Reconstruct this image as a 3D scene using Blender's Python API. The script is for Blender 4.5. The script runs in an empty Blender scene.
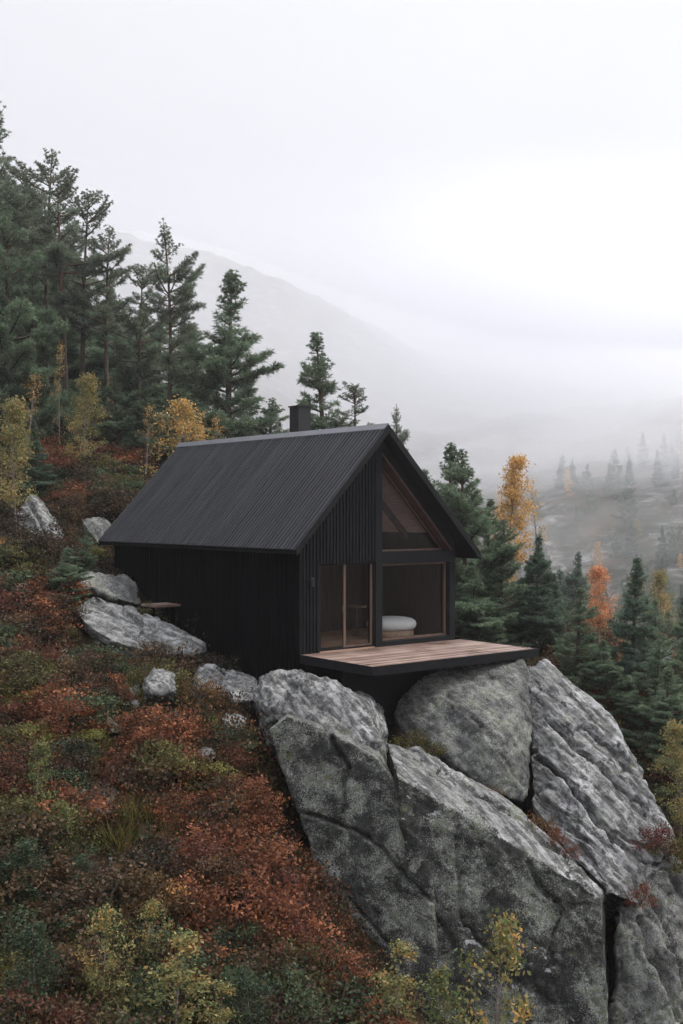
import bpy, bmesh, math, random
import numpy as np
from mathutils import Vector, Matrix
PI = math.pi
rng = np.random.default_rng(7)
random.seed(7)
scene = bpy.context.scene
COL = scene.collection
F_PX, CX, CY = 1124.0, 341.5, 512.0

def at(px, py, Y):
    """A point of the place, given by its bearing, its height angle and its distance Y (metres north of the viewpoint)."""
    return np.array([(px - CX) / F_PX * Y, Y, (CY - py) / F_PX * Y])

# ------------------------------------------------------------------ numpy noise
def _h(ix, iy, iz, seed):
    n = (ix.astype(np.int64) * 374761393 + iy.astype(np.int64) * 668265263 + iz.astype(np.int64) * 1274126177 + seed * 974634777) & 0xffffffff
    n = ((n ^ (n >> 13)) * 1274126177) & 0xffffffff
    n = ((n ^ (n >> 16)) * 2246822519) & 0xffffffff
    return ((n ^ (n >> 15)) & 0xffffff) / float(0xffffff)

def vnoise(P, seed=0):
    i = np.floor(P); f = P - i; u = f * f * (3 - 2 * f)
    ix, iy, iz = i[:, 0], i[:, 1], i[:, 2]
    out = 0
    for dx in (0, 1):
        for dy in (0, 1):
            for dz in (0, 1):
                w = (u[:, 0] if dx else 1 - u[:, 0]) * (u[:, 1] if dy else 1 - u[:, 1]) * (u[:, 2] if dz else 1 - u[:, 2])
                out = out + w * _h(ix + dx, iy + dy, iz + dz, seed)
    return out * 2 - 1

def fbm(P, seed=0, oct=4, gain=0.5):
    a, s, out = 1.0, 1.0, 0
    for k in range(oct):
        out = out + a * vnoise(P * s + 17.3 * k, seed + k); a *= gain; s *= 2.03
    return out

def voro(P, seed=0):
    """Cellular noise: a random value per cell and the distance to the cell border."""
    i = np.floor(P).astype(np.int64); f1 = np.full(len(P), 9.); f2 = f1.copy(); val = np.zeros(len(P))
    for dx in (-1, 0, 1):
        for dy in (-1, 0, 1):
            for dz in (-1, 0, 1):
                c = i + np.array([dx, dy, dz]); q = np.stack([_h(c[:, 0], c[:, 1], c[:, 2], seed + k) for k in (0, 1, 2)], 1) + c
                d = np.linalg.norm(q - P, axis=1); v = _h(c[:, 0], c[:, 1], c[:, 2], seed + 5)
                new = d < f1; f2 = np.where(new, f1, np.minimum(f2, d)); val = np.where(new, v, val); f1 = np.where(new, d, f1)
    return val, f2 - f1

# ------------------------------------------------------------------ terrain
class TPS:
    def __init__(self, pts, reg=0.02):
        self.p = np.array([(q[0], q[1]) for q in pts]) ; z = np.array([q[2] for q in pts])
        self.s = np.abs(self.p).max(); X = self.p / self.s; self.X = X; n = len(X)
        K = self.k(np.linalg.norm(X[:, None] - X[None], axis=2)) + reg * 0.01 * np.eye(n)
        Pm = np.c_[np.ones(n), X]
        A = np.block([[K, Pm], [Pm.T, np.zeros((3, 3))]])
        self.w = np.linalg.solve(A, np.r_[z, 0, 0, 0])
    @staticmethod
    def k(r):
        return np.where(r > 1e-9, r * r * np.log(np.maximum(r, 1e-9)), 0)
    def __call__(self, x, y):
        q = np.c_[x, y] / self.s; n = len(self.X); out = np.zeros(len(q))
        for a in range(0, len(q), 20000):
            b = q[a:a + 20000]
            out[a:a + 20000] = self.k(np.linalg.norm(b[:, None] - self.X[None], axis=2)) @ self.w[:n] + np.c_[np.ones(len(b)), b] @ self.w[n:]
        return out

NEAR = [(-250,1024,12),(0,1024,15),(150,1024,16),(300,1024,17.5),(380,1010,18.5),(0,800,21),(-250,800,19),(150,800,22),(240,800,22.6),
 (300,900,20.6),(0,650,28),(-200,650,27),(100,680,28),(200,694,27),(255,700,26.3),(0,560,34),(-200,560,33),(80,604,32),(150,634,31),(0,480,42),
 (-150,460,42),(60,500,40),(110,545,38),(0,430,52),(-150,400,52),(100,440,50),(150,470,47),(200,484,46),(300,540,42),(400,590,40),
 (460,650,37),(540,662,36),(600,690,34),(640,728,32),(683,795,29.5),(690,905,25),(700,1040,21.5),(800,900,28),(780,720,40),(700,665,50),
 (600,660,60),(500,640,60),(683,690,70),(330,850,25),(320,800,27),(420,1075,19.5),(500,1085,19.8),(600,1085,20.5),(400,860,26),(450,800,28.5),(540,850,27),
 (-100,350,70),(50,400,65),(150,425,70),(250,460,75),(400,540,70),(-50,300,110),(200,430,110),(400,560,110),(600,690,110),(800,780,80),
 (-300,1024,6),(300,1500,5),(900,1500,5),(900,1200,14)]
FAR = [(300,700,190),(500,705,190),(683,710,190),(900,705,190),(0,640,200),(-300,500,200),
 (300,660,300),(500,655,290),(683,650,270),(900,640,270),
 (420,600,380),(560,590,370),(683,575,340),(850,560,330),
 (420,540,450),(560,520,440),(683,505,410),(850,480,400),
 (420,480,520),(560,465,520),(683,440,480),(850,432,470),
 (420,430,600),(560,415,600),(683,402,560),(850,385,560),
 (-200,250,720),(0,245,740),(100,242,740),(200,256,730),(300,295,720),(400,352,710),(500,392,700),(600,402,690),(700,398,690),(900,385,690),
 (0,330,500),(200,400,500),(0,470,350),(200,520,350),(300,600,400),
 (0,250,1000),(300,380,1000),(683,380,1000),(1000,300,1000)]
_near = TPS([at(*p) for p in NEAR]); _far = TPS([at(*p) for p in FAR])

# cabin frame: P0 is the front left corner of the walls at floor level; local x runs along the gable, local y to the back
P0 = np.array([-1.04, 27.5, -3.47]); ANG = math.radians(38.6)
WV = np.array([math.cos(ANG), math.sin(ANG)]); AV = np.array([-math.sin(ANG), math.cos(ANG)])
def to_cabin(x, y):
    d = np.c_[np.asarray(x) - P0[0], np.asarray(y) - P0[1]]
    return d @ WV, d @ AV

def height(x, y, rough=True):
    x = np.atleast_1d(np.asarray(x, float)); y = np.atleast_1d(np.asarray(y, float))
    r = np.hypot(x, y)
    t = np.clip((r - 100) / 75, 0, 1); t = t * t * (3 - 2 * t)
    zn = np.zeros_like(r); zf = np.zeros_like(r)
    m = t < 1; zn[m] = _near(x[m], y[m])
    m = t > 0; zf[m] = _far(x[m], y[m])
    beh = np.clip((2 - y) / 10, 0, 1)
    zn = zn * (1 - beh) + (-9.0 - 0.02 * r) * beh
    z = zn * (1 - t) + zf * t
    back = np.clip((40 - y) / 140, 0, 1)
    z = np.where(r > 110, z * (1 - back) - 30 * back, z)
    if rough:
        P = np.c_[x, y, 0 * x]
        z = z + (0.16 * fbm(P * 0.55, 3, 3) + 0.15 * fbm(P * 1.3, 5, 2)) * np.clip((r - 4) / 8, 0, 1) + t * (9 * fbm(P * 0.014, 9, 4) + 2.5 * np.abs(fbm(P * 0.07, 12, 3)))
    u, v = to_cabin(x, y)
    ins = np.minimum(np.minimum(u - 0.25, 5.31 - u), np.minimum(v + 2.7, 9.6 - v))
    lim = P0[2] - 0.75 - 0.5 * np.clip(ins, 0, 1)
    z = np.where(ins > 0, np.minimum(z, lim), z)
    return z

def gz(x, y):
    return float(height([x], [y])[0])

# ------------------------------------------------------------------ materials
def newmat(name):
    m = bpy.data.materials.new(name); m.use_nodes = True
    nt = m.node_tree; nt.nodes.clear()
    out = nt.nodes.new('ShaderNodeOutputMaterial'); b = nt.nodes.new('ShaderNodeBsdfPrincipled')
    nt.links.new(b.outputs[0], out.inputs[0])
    return m, nt, b, out
def N(nt, typ, **kw):
    n = nt.nodes.new(typ)
    for k, v in kw.items():
        if k.startswith('i_'):
            n.inputs[k[2:].replace('_', ' ')].default_value = v
        else:
            setattr(n, k, v)
    return n
def ramp(nt, fac, stops, interp='LINEAR'):
    r = nt.nodes.new('ShaderNodeValToRGB'); r.color_ramp.interpolation = interp
    e = r.color_ramp.elements
    while len(e) < len(stops): e.new(0.5)
    for q, (p, c) in zip(e, stops):
        q.position = p; q.color = (*c, 1) if len(c) == 3 else c
    nt.links.new(fac, r.inputs[0]); return r.outputs[0]
def mixc(nt, fac, a, b, mode='MIX'):
    m = nt.nodes.new('ShaderNodeMix'); m.data_type = 'RGBA'; m.blend_type = mode
    for s, v in ((m.inputs[0], fac), (m.inputs[6], a), (m.inputs[7], b)):
        if hasattr(v, 'is_linked'): nt.links.new(v, s)
        elif isinstance(v, (int, float)): s.default_value = v
        else: s.default_value = (*v, 1)
    return m.outputs[2]
def math_(nt, op, a, b=None):
    m = nt.nodes.new('ShaderNodeMath'); m.operation = op
    for s, v in ((m.inputs[0], a), (m.inputs[1], b)):
        if v is None: continue
        if hasattr(v, 'is_linked'): nt.links.new(v, s)
        else: s.default_value = v
    return m.outputs[0]
def coords(nt, scale=(1, 1, 1), rot=(0, 0, 0), kind='Object'):
    tc = nt.nodes.new('ShaderNodeTexCoord'); mp = nt.nodes.new('ShaderNodeMapping')
    mp.inputs['Scale'].default_value = scale; mp.inputs['Rotation'].default_value = rot
    nt.links.new(tc.outputs[kind], mp.inputs[0]); return mp.outputs[0]
def noise(nt, vec, scale, detail=4, rough=0.55, dist=0):
    n = N(nt, 'ShaderNodeTexNoise'); n.inputs['Scale'].default_value = scale; n.inputs['Detail'].default_value = detail
    n.inputs['Roughness'].default_value = rough; n.inputs['Distortion'].default_value = dist
    nt.links.new(vec, n.inputs['Vector']); return n.outputs[0]
def bump(nt, b, h, strength=0.4, dist=0.02):
    bp = N(nt, 'ShaderNodeBump'); bp.inputs['Strength'].default_value = strength; bp.inputs['Distance'].default_value = dist
    nt.links.new(h, bp.inputs['Height']); nt.links.new(bp.outputs[0], b.inputs['Normal'])

def simple(name, col, rough=0.6, metal=0.0, var=0.25, scale=6.0, stretch=(1, 1, 1), bmp=0.1, spec=0.5):
    m, nt, b, _ = newmat(name)
    v = coords(nt, stretch)
    n1 = noise(nt, v, scale, 5)
    c = ramp(nt, n1, [(0.3, tuple(x * (1 - var) for x in col)), (0.7, tuple(min(1, x * (1 + var)) for x in col))])
    nt.links.new(c, b.inputs['Base Color'])
    b.inputs['Roughness'].default_value = rough; b.inputs['Metallic'].default_value = metal
    b.inputs['Specular IOR Level'].default_value = spec
    if bmp: bump(nt, b, n1, bmp, 0.01)
    return m

M = {}
M['roof_metal'] = simple('roof_metal', (0.0235, 0.0245, 0.029), 0.48, 0.0, 0.6, 1.6, (0.2, 5, 0.2), 0.0, 0.22)
M['ridge_metal'] = simple('ridge_metal', (0.13, 0.135, 0.15), 0.4, 0.3, 0.15, 2.0)
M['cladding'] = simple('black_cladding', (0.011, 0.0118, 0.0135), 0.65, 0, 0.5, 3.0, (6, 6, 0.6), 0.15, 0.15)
M['side_cladding'] = simple('black_side_cladding', (0.0045, 0.0045, 0.005), 0.9, 0, 0.4, 3.0, (6, 6, 0.6), 0.15, 0.03)  # near black, darker and duller than the gable cladding
M['black_metal'] = simple('black_metal', (0.012, 0.012, 0.013), 0.5, 0, 0.2, 5)
M['trim'] = simple('black_trim', (0.008, 0.0085, 0.010), 0.6, 0, 0.3, 4, (1, 1, 1), 0.1, 0.2)
M['wood'] = simple('warm_timber', (0.15, 0.088, 0.062), 0.5, 0, 0.3, 7, (1, 1, 0.1), 0.1)
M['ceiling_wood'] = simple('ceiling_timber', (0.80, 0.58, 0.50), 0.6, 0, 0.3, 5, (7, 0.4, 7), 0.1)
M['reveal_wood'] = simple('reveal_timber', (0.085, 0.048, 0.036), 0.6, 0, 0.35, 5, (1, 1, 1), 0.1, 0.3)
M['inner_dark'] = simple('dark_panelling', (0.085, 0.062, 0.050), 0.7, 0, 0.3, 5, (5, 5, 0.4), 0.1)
M['linen'] = simple('white_linen', (0.78, 0.77, 0.76), 0.85, 0, 0.05, 4, (1, 1, 1), 0.3)
M['bed_wood'] = simple('bed_timber', (0.38, 0.25, 0.17), 0.6, 0, 0.25, 6)
M['red_felt'] = simple('red_felt', (0.22, 0.06, 0.05), 0.9, 0, 0.2, 9)
M['bark'] = simple('grey_bark', (0.085, 0.065, 0.052), 0.9, 0, 0.5, 5, (1, 1, 0.25), 0.6)
M['birch_bark'] = simple('birch_bark', (0.20, 0.17, 0.15), 0.8, 0, 0.6, 6, (1, 1, 2), 0.3)

def deck_mat(name, c0, c1, c2):
    m, nt, b, _ = newmat(name)
    v = coords(nt, (0.5, 6.9, 1))
    sep = N(nt, 'ShaderNodeSeparateXYZ'); tc = coords(nt, (1, 1, 1)); nt.links.new(tc, sep.inputs[0])
    idx = math_(nt, 'FLOOR', math_(nt, 'MULTIPLY', sep.outputs[1], 1 / 0.145))
    wn = N(nt, 'ShaderNodeTexWhiteNoise', noise_dimensions='1D'); nt.links.new(idx, wn.inputs['W'])
    n1 = noise(nt, v, 3.0, 6, 0.6, 0.4); n2 = noise(nt, coords(nt, (1, 1, 1)), 1.1, 3)
    f = math_(nt, 'ADD', math_(nt, 'MULTIPLY', n1, 0.55), math_(nt, 'ADD', math_(nt, 'MULTIPLY', wn.outputs[0], 0.35), math_(nt, 'MULTIPLY', n2, 0.3)))
    c = ramp(nt, f, [(0.32, c0), (0.55, c1), (0.85, c2)])
    nt.links.new(c, b.inputs['Base Color'])
    nt.links.new(ramp(nt, n2, [(0.35, (0.25, 0.25, 0.25)), (0.65, (0.6, 0.6, 0.6))]), b.inputs['Roughness'])
    bump(nt, b, n1, 0.25, 0.006)
    return m
M['deck'] = deck_mat('wet_deck_boards', (0.085, 0.054, 0.042), (0.235, 0.155, 0.125), (0.43, 0.325, 0.285))
M['floor_wood'] = deck_mat('floor_boards', (0.30, 0.17, 0.11), (0.46, 0.28, 0.19), (0.58, 0.38, 0.27))

def glass_mat():
    m, nt, b, out = newmat('window_glass'); nt.nodes.remove(b)
    tr = N(nt, 'ShaderNodeBsdfTransparent'); tr.inputs[0].default_value = (0.95, 0.96, 0.955, 1)
    gl = N(nt, 'ShaderNodeBsdfGlossy'); gl.inputs['Roughness'].default_value = 0.015
    fr = N(nt, 'ShaderNodeFresnel'); fr.inputs[0].default_value = 1.17
    mx = N(nt, 'ShaderNodeMixShader')
    nt.links.new(fr.outputs[0], mx.inputs[0]); nt.links.new(tr.outputs[0], mx.inputs[1]); nt.links.new(gl.outputs[0], mx.inputs[2])
    nt.links.new(mx.outputs[0], out.inputs[0]); return m
M['glass'] = glass_mat()

def leaf_mat(name, trans=0.25, rough=0.6):
    m, nt, b, out = newmat(name)
    a = N(nt, 'ShaderNodeAttribute', attribute_name='tint')
    nt.links.new(a.outputs['Color'], b.inputs['Base Color'])
    b.inputs['Roughness'].default_value = rough; b.inputs['Specular IOR Level'].default_value = 0.25
    t = N(nt, 'ShaderNodeBsdfTranslucent'); nt.links.new(a.outputs['Color'], t.inputs[0])
    mx = N(nt, 'ShaderNodeMixShader'); mx.inputs[0].default_value = trans
    nt.links.new(b.outputs[0], mx.inputs[1]); nt.links.new(t.outputs[0], mx.inputs[2]); nt.links.new(mx.outputs[0], out.inputs[0])
    return m
M['leaf'] = leaf_mat('leaves', 0.4); M['needle'] = leaf_mat('needles', 0.3, 0.6)

def pine_bark():
    m, nt, b, _ = newmat('pine_bark')
    tc = N(nt, 'ShaderNodeTexCoord'); sep = N(nt, 'ShaderNodeSeparateXYZ'); nt.links.new(tc.outputs['Object'], sep.inputs[0])
    v = coords(nt, (1, 1, 0.3)); n1 = noise(nt, v, 9, 5)
    h = math_(nt, 'MULTIPLY', sep.outputs[2], 0.1)
    lo = ramp(nt, n1, [(0.35, (0.03, 0.024, 0.02)), (0.65, (0.10, 0.075, 0.06))])
    hi = ramp(nt, n1, [(0.35, (0.06, 0.036, 0.025)), (0.65, (0.17, 0.095, 0.06))])
    k = ramp(nt, h, [(0.3, (0, 0, 0)), (0.6, (1, 1, 1))])
    nt.links.new(mixc(nt, k, lo, hi), b.inputs['Base Color']); b.inputs['Roughness'].default_value = 0.9
    bump(nt, b, n1, 0.6, 0.02); return m
M['pine_bark'] = pine_bark()

def rock_mat(name, dark, mid, light, lichen=0.5, blotch=0.5, grain=(2.1, -2.7, -1.9), moss=0.2, streak=0.5):
    m, nt, b, _ = newmat(name)
    v = coords(nt); vs = coords(nt, (7, 1, 1.0), Vector(grain).to_track_quat('X', 'Z').to_euler()); vs.node.vector_type = 'TEXTURE'
    n1 = noise(nt, v, 0.9, 8, 0.62); n2 = noise(nt, v, 6.5, 8, 0.7); ns = noise(nt, vs, 5.5, 7, 0.7, 0.3)
    nf = noise(nt, v, 30, 6, 0.75)
    f = math_(nt, 'ADD', math_(nt, 'MULTIPLY', n2, 0.55), math_(nt, 'ADD', math_(nt, 'MULTIPLY', ns, streak), math_(nt, 'MULTIPLY', nf, 0.35)))
    mean = 0.5 * (0.9 + streak)
    c = ramp(nt, f, [(mean - 0.12, tuple(q * .55 for q in dark)), (mean - .03, dark), (mean + .02, mid), (mean + 0.12, light)])
    # dark weathering blotches, with a shape of their own
    k = ramp(nt, math_(nt, 'ADD', math_(nt, 'MULTIPLY', n1, 0.6), math_(nt, 'MULTIPLY', nf, 0.4)), [(0.52 - 0.1 * blotch, (0, 0, 0)), (0.62 - 0.1 * blotch, (1, 1, 1))])
    c = mixc(nt, math_(nt, 'MULTIPLY', k, 0.75 * blotch), c, tuple(x * 0.45 for x in dark))
    # pale lichen specks
    patch = noise(nt, v, 1.4, 5, 0.65)
    for sc, lo, soft, col in ((26, 0.60, 0.05, (0.21, 0.22, 0.19)), (60, 0.585, 0.05, (0.30, 0.305, 0.285)), (11, 0.62, 0.03, (0.115, 0.13, 0.085))):
        sp = noise(nt, coords(nt, (1, 1, 1), (sc, 0.3 * sc, 0)), sc, 3, 0.6)
        th = math_(nt, 'ADD', sp, math_(nt, 'MULTIPLY', math_(nt, 'SUBTRACT', patch, 0.62 - 0.2 * lichen), 0.95))
        c = mixc(nt, math_(nt, 'MULTIPLY', ramp(nt, th, [(lo - soft, (0, 0, 0)), (lo + soft, (1, 1, 1))]), 0.85), c, col)
    if moss:
        km = ramp(nt, noise(nt, v, 1.7, 6, 0.65), [(0.66 - 0.12 * moss, (0, 0, 0)), (0.74 - 0.12 * moss, (1, 1, 1))])
        c = mixc(nt, math_(nt, 'MULTIPLY', km, 0.7), c, mixc(nt, nf, (0.035, 0.045, 0.015), (0.11, 0.115, 0.035)))
    nt.links.new(c, b.inputs['Base Color']); b.inputs['Roughness'].default_value = 0.72; b.inputs['Specular IOR Level'].default_value = 0.35
    h = math_(nt, 'ADD', math_(nt, 'MULTIPLY', ns, 0.8), math_(nt, 'ADD', math_(nt, 'MULTIPLY', n2, 0.6), math_(nt, 'MULTIPLY', nf, 0.35)))
    bump(nt, b, h, 0.9, 0.07)
    return m
def N_sep(nt, col):
    s = N(nt, 'ShaderNodeSeparateColor'); nt.links.new(col, s.inputs[0]); return s.outputs[0]
M['rock_dark'] = rock_mat('dark_lichen_rock', (0.017, 0.0185, 0.016), (0.034, 0.036, 0.031), (0.072, 0.074, 0.066), 0.55, 0.85, (0.4, -0.6, -2.4), 0.35, 0.35)
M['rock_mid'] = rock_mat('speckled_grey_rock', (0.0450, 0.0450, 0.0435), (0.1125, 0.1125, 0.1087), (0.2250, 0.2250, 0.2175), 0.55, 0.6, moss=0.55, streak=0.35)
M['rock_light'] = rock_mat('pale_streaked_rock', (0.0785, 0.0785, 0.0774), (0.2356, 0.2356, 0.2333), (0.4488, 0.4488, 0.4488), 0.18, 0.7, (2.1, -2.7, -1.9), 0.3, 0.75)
M['rock_pale'] = rock_mat('pale_boulder_rock', (0.1006, 0.1006, 0.0964), (0.2514, 0.2514, 0.2473), (0.4023, 0.4023, 0.3939), 0.2, 0.6, (3.0, -1.5, -1.3), 0.3, 0.6)
M['rock_moss'] = rock_mat('mossy_rock', (0.0300, 0.0330, 0.0210), (0.0720, 0.0780, 0.0420), (0.1560, 0.1620, 0.1200), 0.5, 0.4, moss=1.2, streak=0.3)

def ground_mat():
    m, nt, b, _ = newmat('heath_ground')
    g = N(nt, 'ShaderNodeNewGeometry'); v = g.outputs['Position']
    n1 = noise(nt, v, 0.9, 6, 0.65); n2 = noise(nt, v, 6, 6, 0.7)
    c = ramp(nt, math_(nt, 'ADD', math_(nt, 'MULTIPLY', n1, 0.6), math_(nt, 'MULTIPLY', n2, 0.4)),
             [(0.38, (0.0072, 0.0066, 0.0042)), (0.5, (0.0210, 0.0132, 0.0072)), (0.6, (0.0300, 0.0270, 0.0108)), (0.72, (0.0540, 0.0300, 0.0150))])
    # far side of the valley: scree, bare rock and heath
    vm = N(nt, 'ShaderNodeMapping'); vm.inputs['Scale'].default_value = (0.05, 0.07, 0.2); vm.inputs['Rotation'].default_value = (0, 0.35, 0.2); nt.links.new(v, vm.inputs[0])
    f1 = noise(nt, vm.outputs[0], 2.2, 9, 0.68, 0.8); f2 = noise(nt, v, 0.035, 8, 0.65)
    scree = ramp(nt, f1, [(0.36, (0.02, 0.022, 0.02)), (0.5, (0.09, 0.09, 0.085)), (0.64, (0.38, 0.375, 0.37))])
    heath = ramp(nt, noise(nt, v, 0.11, 6, 0.7), [(0.35, (0.015, 0.022, 0.014)), (0.5, (0.045, 0.045, 0.026)), (0.65, (0.11, 0.065, 0.035))])
    far = mixc(nt, ramp(nt, f2, [(0.42, (0, 0, 0)), (0.62, (1, 1, 1))]), heath, scree)
    sep = N(nt, 'ShaderNodeSeparateXYZ'); nt.links.new(v, sep.inputs[0])
    k = ramp(nt, math_(nt, 'MULTIPLY', sep.outputs[1], 0.002), [(0.24, (0, 0, 0)), (0.44, (1, 1, 1))])
    nt.links.new(mixc(nt, k, c, far), b.inputs['Base Color']); b.inputs['Roughness'].default_value = 0.95
    b.inputs['Specular IOR Level'].default_value = 0.1
    bump(nt, b, n2, 0.6, 0.08); return m
M['ground'] = ground_mat()

def volume_mat(name, density, col=(0.965, 0.970, 0.998)):
    m = bpy.data.materials.new(name); m.use_nodes = True; nt = m.node_tree; nt.nodes.clear()
    out = nt.nodes.new('ShaderNodeOutputMaterial'); v = nt.nodes.new('ShaderNodeVolumePrincipled')
    v.inputs['Color'].default_value = (*col, 1); v.inputs['Density'].default_value = density; v.inputs['Anisotropy'].default_value = 0.6
    nt.links.new(v.outputs[0], out.inputs['Volume']); return m

# ------------------------------------------------------------------ mesh helpers
def link(name, me, parent=None):
    o = bpy.data.objects.new(name, me); COL.objects.link(o)
    if parent is not None: o.parent = parent
    return o
def tag(o, label=None, cat=None, group=None, kind=None):
    if label: o['label'] = label
    if cat: o['category'] = cat
    if group: o['group'] = group
    if kind: o['kind'] = kind
    return o
def empty(name, loc, rz=0.0, s=1.0):
    o = bpy.data.objects.new(name, None); COL.objects.link(o); o.location = loc; o.rotation_euler = (0, 0, rz); o.scale = (s, s, s) if not hasattr(s, '__len__') else s
    o.empty_display_size = 0.3
    return o

class MB:
    def __init__(self): self.v = []; self.f = []; self.mi = []; self.mats = []
    def m(self, mat):
        if mat not in self.mats: self.mats.append(mat)
        return self.mats.index(mat)
    def add(self, vs, fs, mat):
        b = len(self.v); self.v += [tuple(map(float, q)) for q in vs]
        k = self.m(mat)
        for f in fs: self.f.append(tuple(i + b for i in f)); self.mi.append(k)
    def box(self, x0, x1, y0, y1, z0, z1, mat):
        self.add([(x0,y0,z0),(x1,y0,z0),(x1,y1,z0),(x0,y1,z0),(x0,y0,z1),(x1,y0,z1),(x1,y1,z1),(x0,y1,z1)],
                 [(0,3,2,1),(4,5,6,7),(0,1,5,4),(1,2,6,5),(2,3,7,6),(3,0,4,7)], mat)
    def prism(self, poly, axis, a, b, mat):
        """poly: 2D points; extruded along axis ('y': points are (x,z); 'x': (y,z); 'z': (x,y))."""
        def p3(q, t):
            return (q[0], t, q[1]) if axis == 'y' else (t, q[0], q[1]) if axis == 'x' else (q[0], q[1], t)
        n = len(poly)
        vs = [p3(q, a) for q in poly] + [p3(q, b) for q in poly]
        self.add(vs, [tuple(range(n)), tuple(range(2 * n - 1, n - 1, -1))] + [(i, (i + 1) % n, (i + 1) % n + n, i + n) for i in range(n)], mat)
    def tube(self, pts, radii, mat, sides=8, caps=True):
        pts = [np.asarray(p, float) for p in pts]; rings = []
        vs = []; fs = []
        for i, p in enumerate(pts):
            d = pts[min(i + 1, len(pts) - 1)] - pts[max(i - 1, 0)]; d = d / (np.linalg.norm(d) + 1e-9)
            a = np.cross(d, [0.13, 0.99, 0.05]);
            if np.linalg.norm(a) < 0.2: a = np.cross(d, [1, 0, 0])
            a /= np.linalg.norm(a); b = np.cross(d, a)
            for k in range(sides):
                t = 2 * PI * k / sides; vs.append(p + radii[i] * (math.cos(t) * a + math.sin(t) * b))
        for i in range(len(pts) - 1):
            for k in range(sides):
                k2 = (k + 1) % sides; fs.append((i * sides + k, i * sides + k2, (i + 1) * sides + k2, (i + 1) * sides + k))
        if caps: fs += [tuple(range(sides - 1, -1, -1)), tuple(range((len(pts) - 1) * sides, len(pts) * sides))]
        self.add(vs, fs, mat)
    def lathe(self, prof, mat, sides=24, c=(0, 0, 0)):
        vs = []; fs = []
        for r, z in prof:
            for k in range(sides):
                t = 2 * PI * k / sides; vs.append((c[0] + r * math.cos(t), c[1] + r * math.sin(t), c[2] + z))
        for i in range(len(prof) - 1):
            for k in range(sides):
                k2 = (k + 1) % sides; fs.append((i * sides + k, i * sides + k2, (i + 1) * sides + k2, (i + 1) * sides + k))
        fs += [tuple(range(sides - 1, -1, -1)), tuple(range((len(prof) - 1) * sides, len(prof) * sides))]
        self.add(vs, fs, mat)
    def mesh(self, name, smooth=False):
        me = bpy.data.meshes.new(name); me.from_pydata(self.v, [], self.f)
        for mt in self.mats: me.materials.append(mt)
        me.polygons.foreach_set('material_index', self.mi)
        if smooth: me.polygons.foreach_set('use_smooth', [True] * len(self.f))
        bm = bmesh.new(); bm.from_mesh(me); bmesh.ops.recalc_face_normals(bm, faces=bm.faces); bm.to_mesh(me); bm.free()
        me.update(); return me
    def build(self, name, parent=None, smooth=False, bevel=0):
        o = link(name, self.mesh(name, smooth), parent)
        if bevel:
            md = o.modifiers.new('bevel', 'BEVEL'); md.width = bevel; md.segments = 2; md.limit_method = 'ANGLE'
        return o

def leaf_mesh(name, C, D, S, L, W, colr, mat):
    """Rhombic leaves: centres C, long axis D, cross axis S, lengths L, widths W, colours (all arrays)."""
    n = len(C)
    V = np.empty((n, 4, 3)); V[:, 0] = C - D * (L / 2)[:, None]; V[:, 1] = C + S * (W / 2)[:, None]; V[:, 2] = C + D * (L / 2)[:, None]; V[:, 3] = C - S * (W / 2)[:, None]
    me = bpy.data.meshes.new(name)
    me.vertices.add(4 * n); me.loops.add(4 * n); me.polygons.add(n)
    me.vertices.foreach_set('co', V.reshape(-1).astype(np.float32))
    me.loops.foreach_set('vertex_index', np.arange(4 * n, dtype=np.int32))
    me.polygons.foreach_set('loop_start', np.arange(0, 4 * n, 4, dtype=np.int32))
    me.polygons.foreach_set('loop_total', np.full(n, 4, dtype=np.int32))
    at_ = me.attributes.new('tint', 'FLOAT_COLOR', 'POINT')
    cc = np.ones((n, 4, 4)); cc[:, :, :3] = colr[:, None, :]
    at_.data.foreach_set('color', cc.reshape(-1).astype(np.float32))
    me.materials.append(mat); me.update(); me.validate(); return me
def unit(a): return a / (np.linalg.norm(a, axis=-1, keepdims=True) + 1e-9)
def rand_dirs(n, r): return unit(r.normal(size=(n, 3)))
def perp(D, r):
    a = rand_dirs(len(D), r); return unit(np.cross(D, a))

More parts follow.
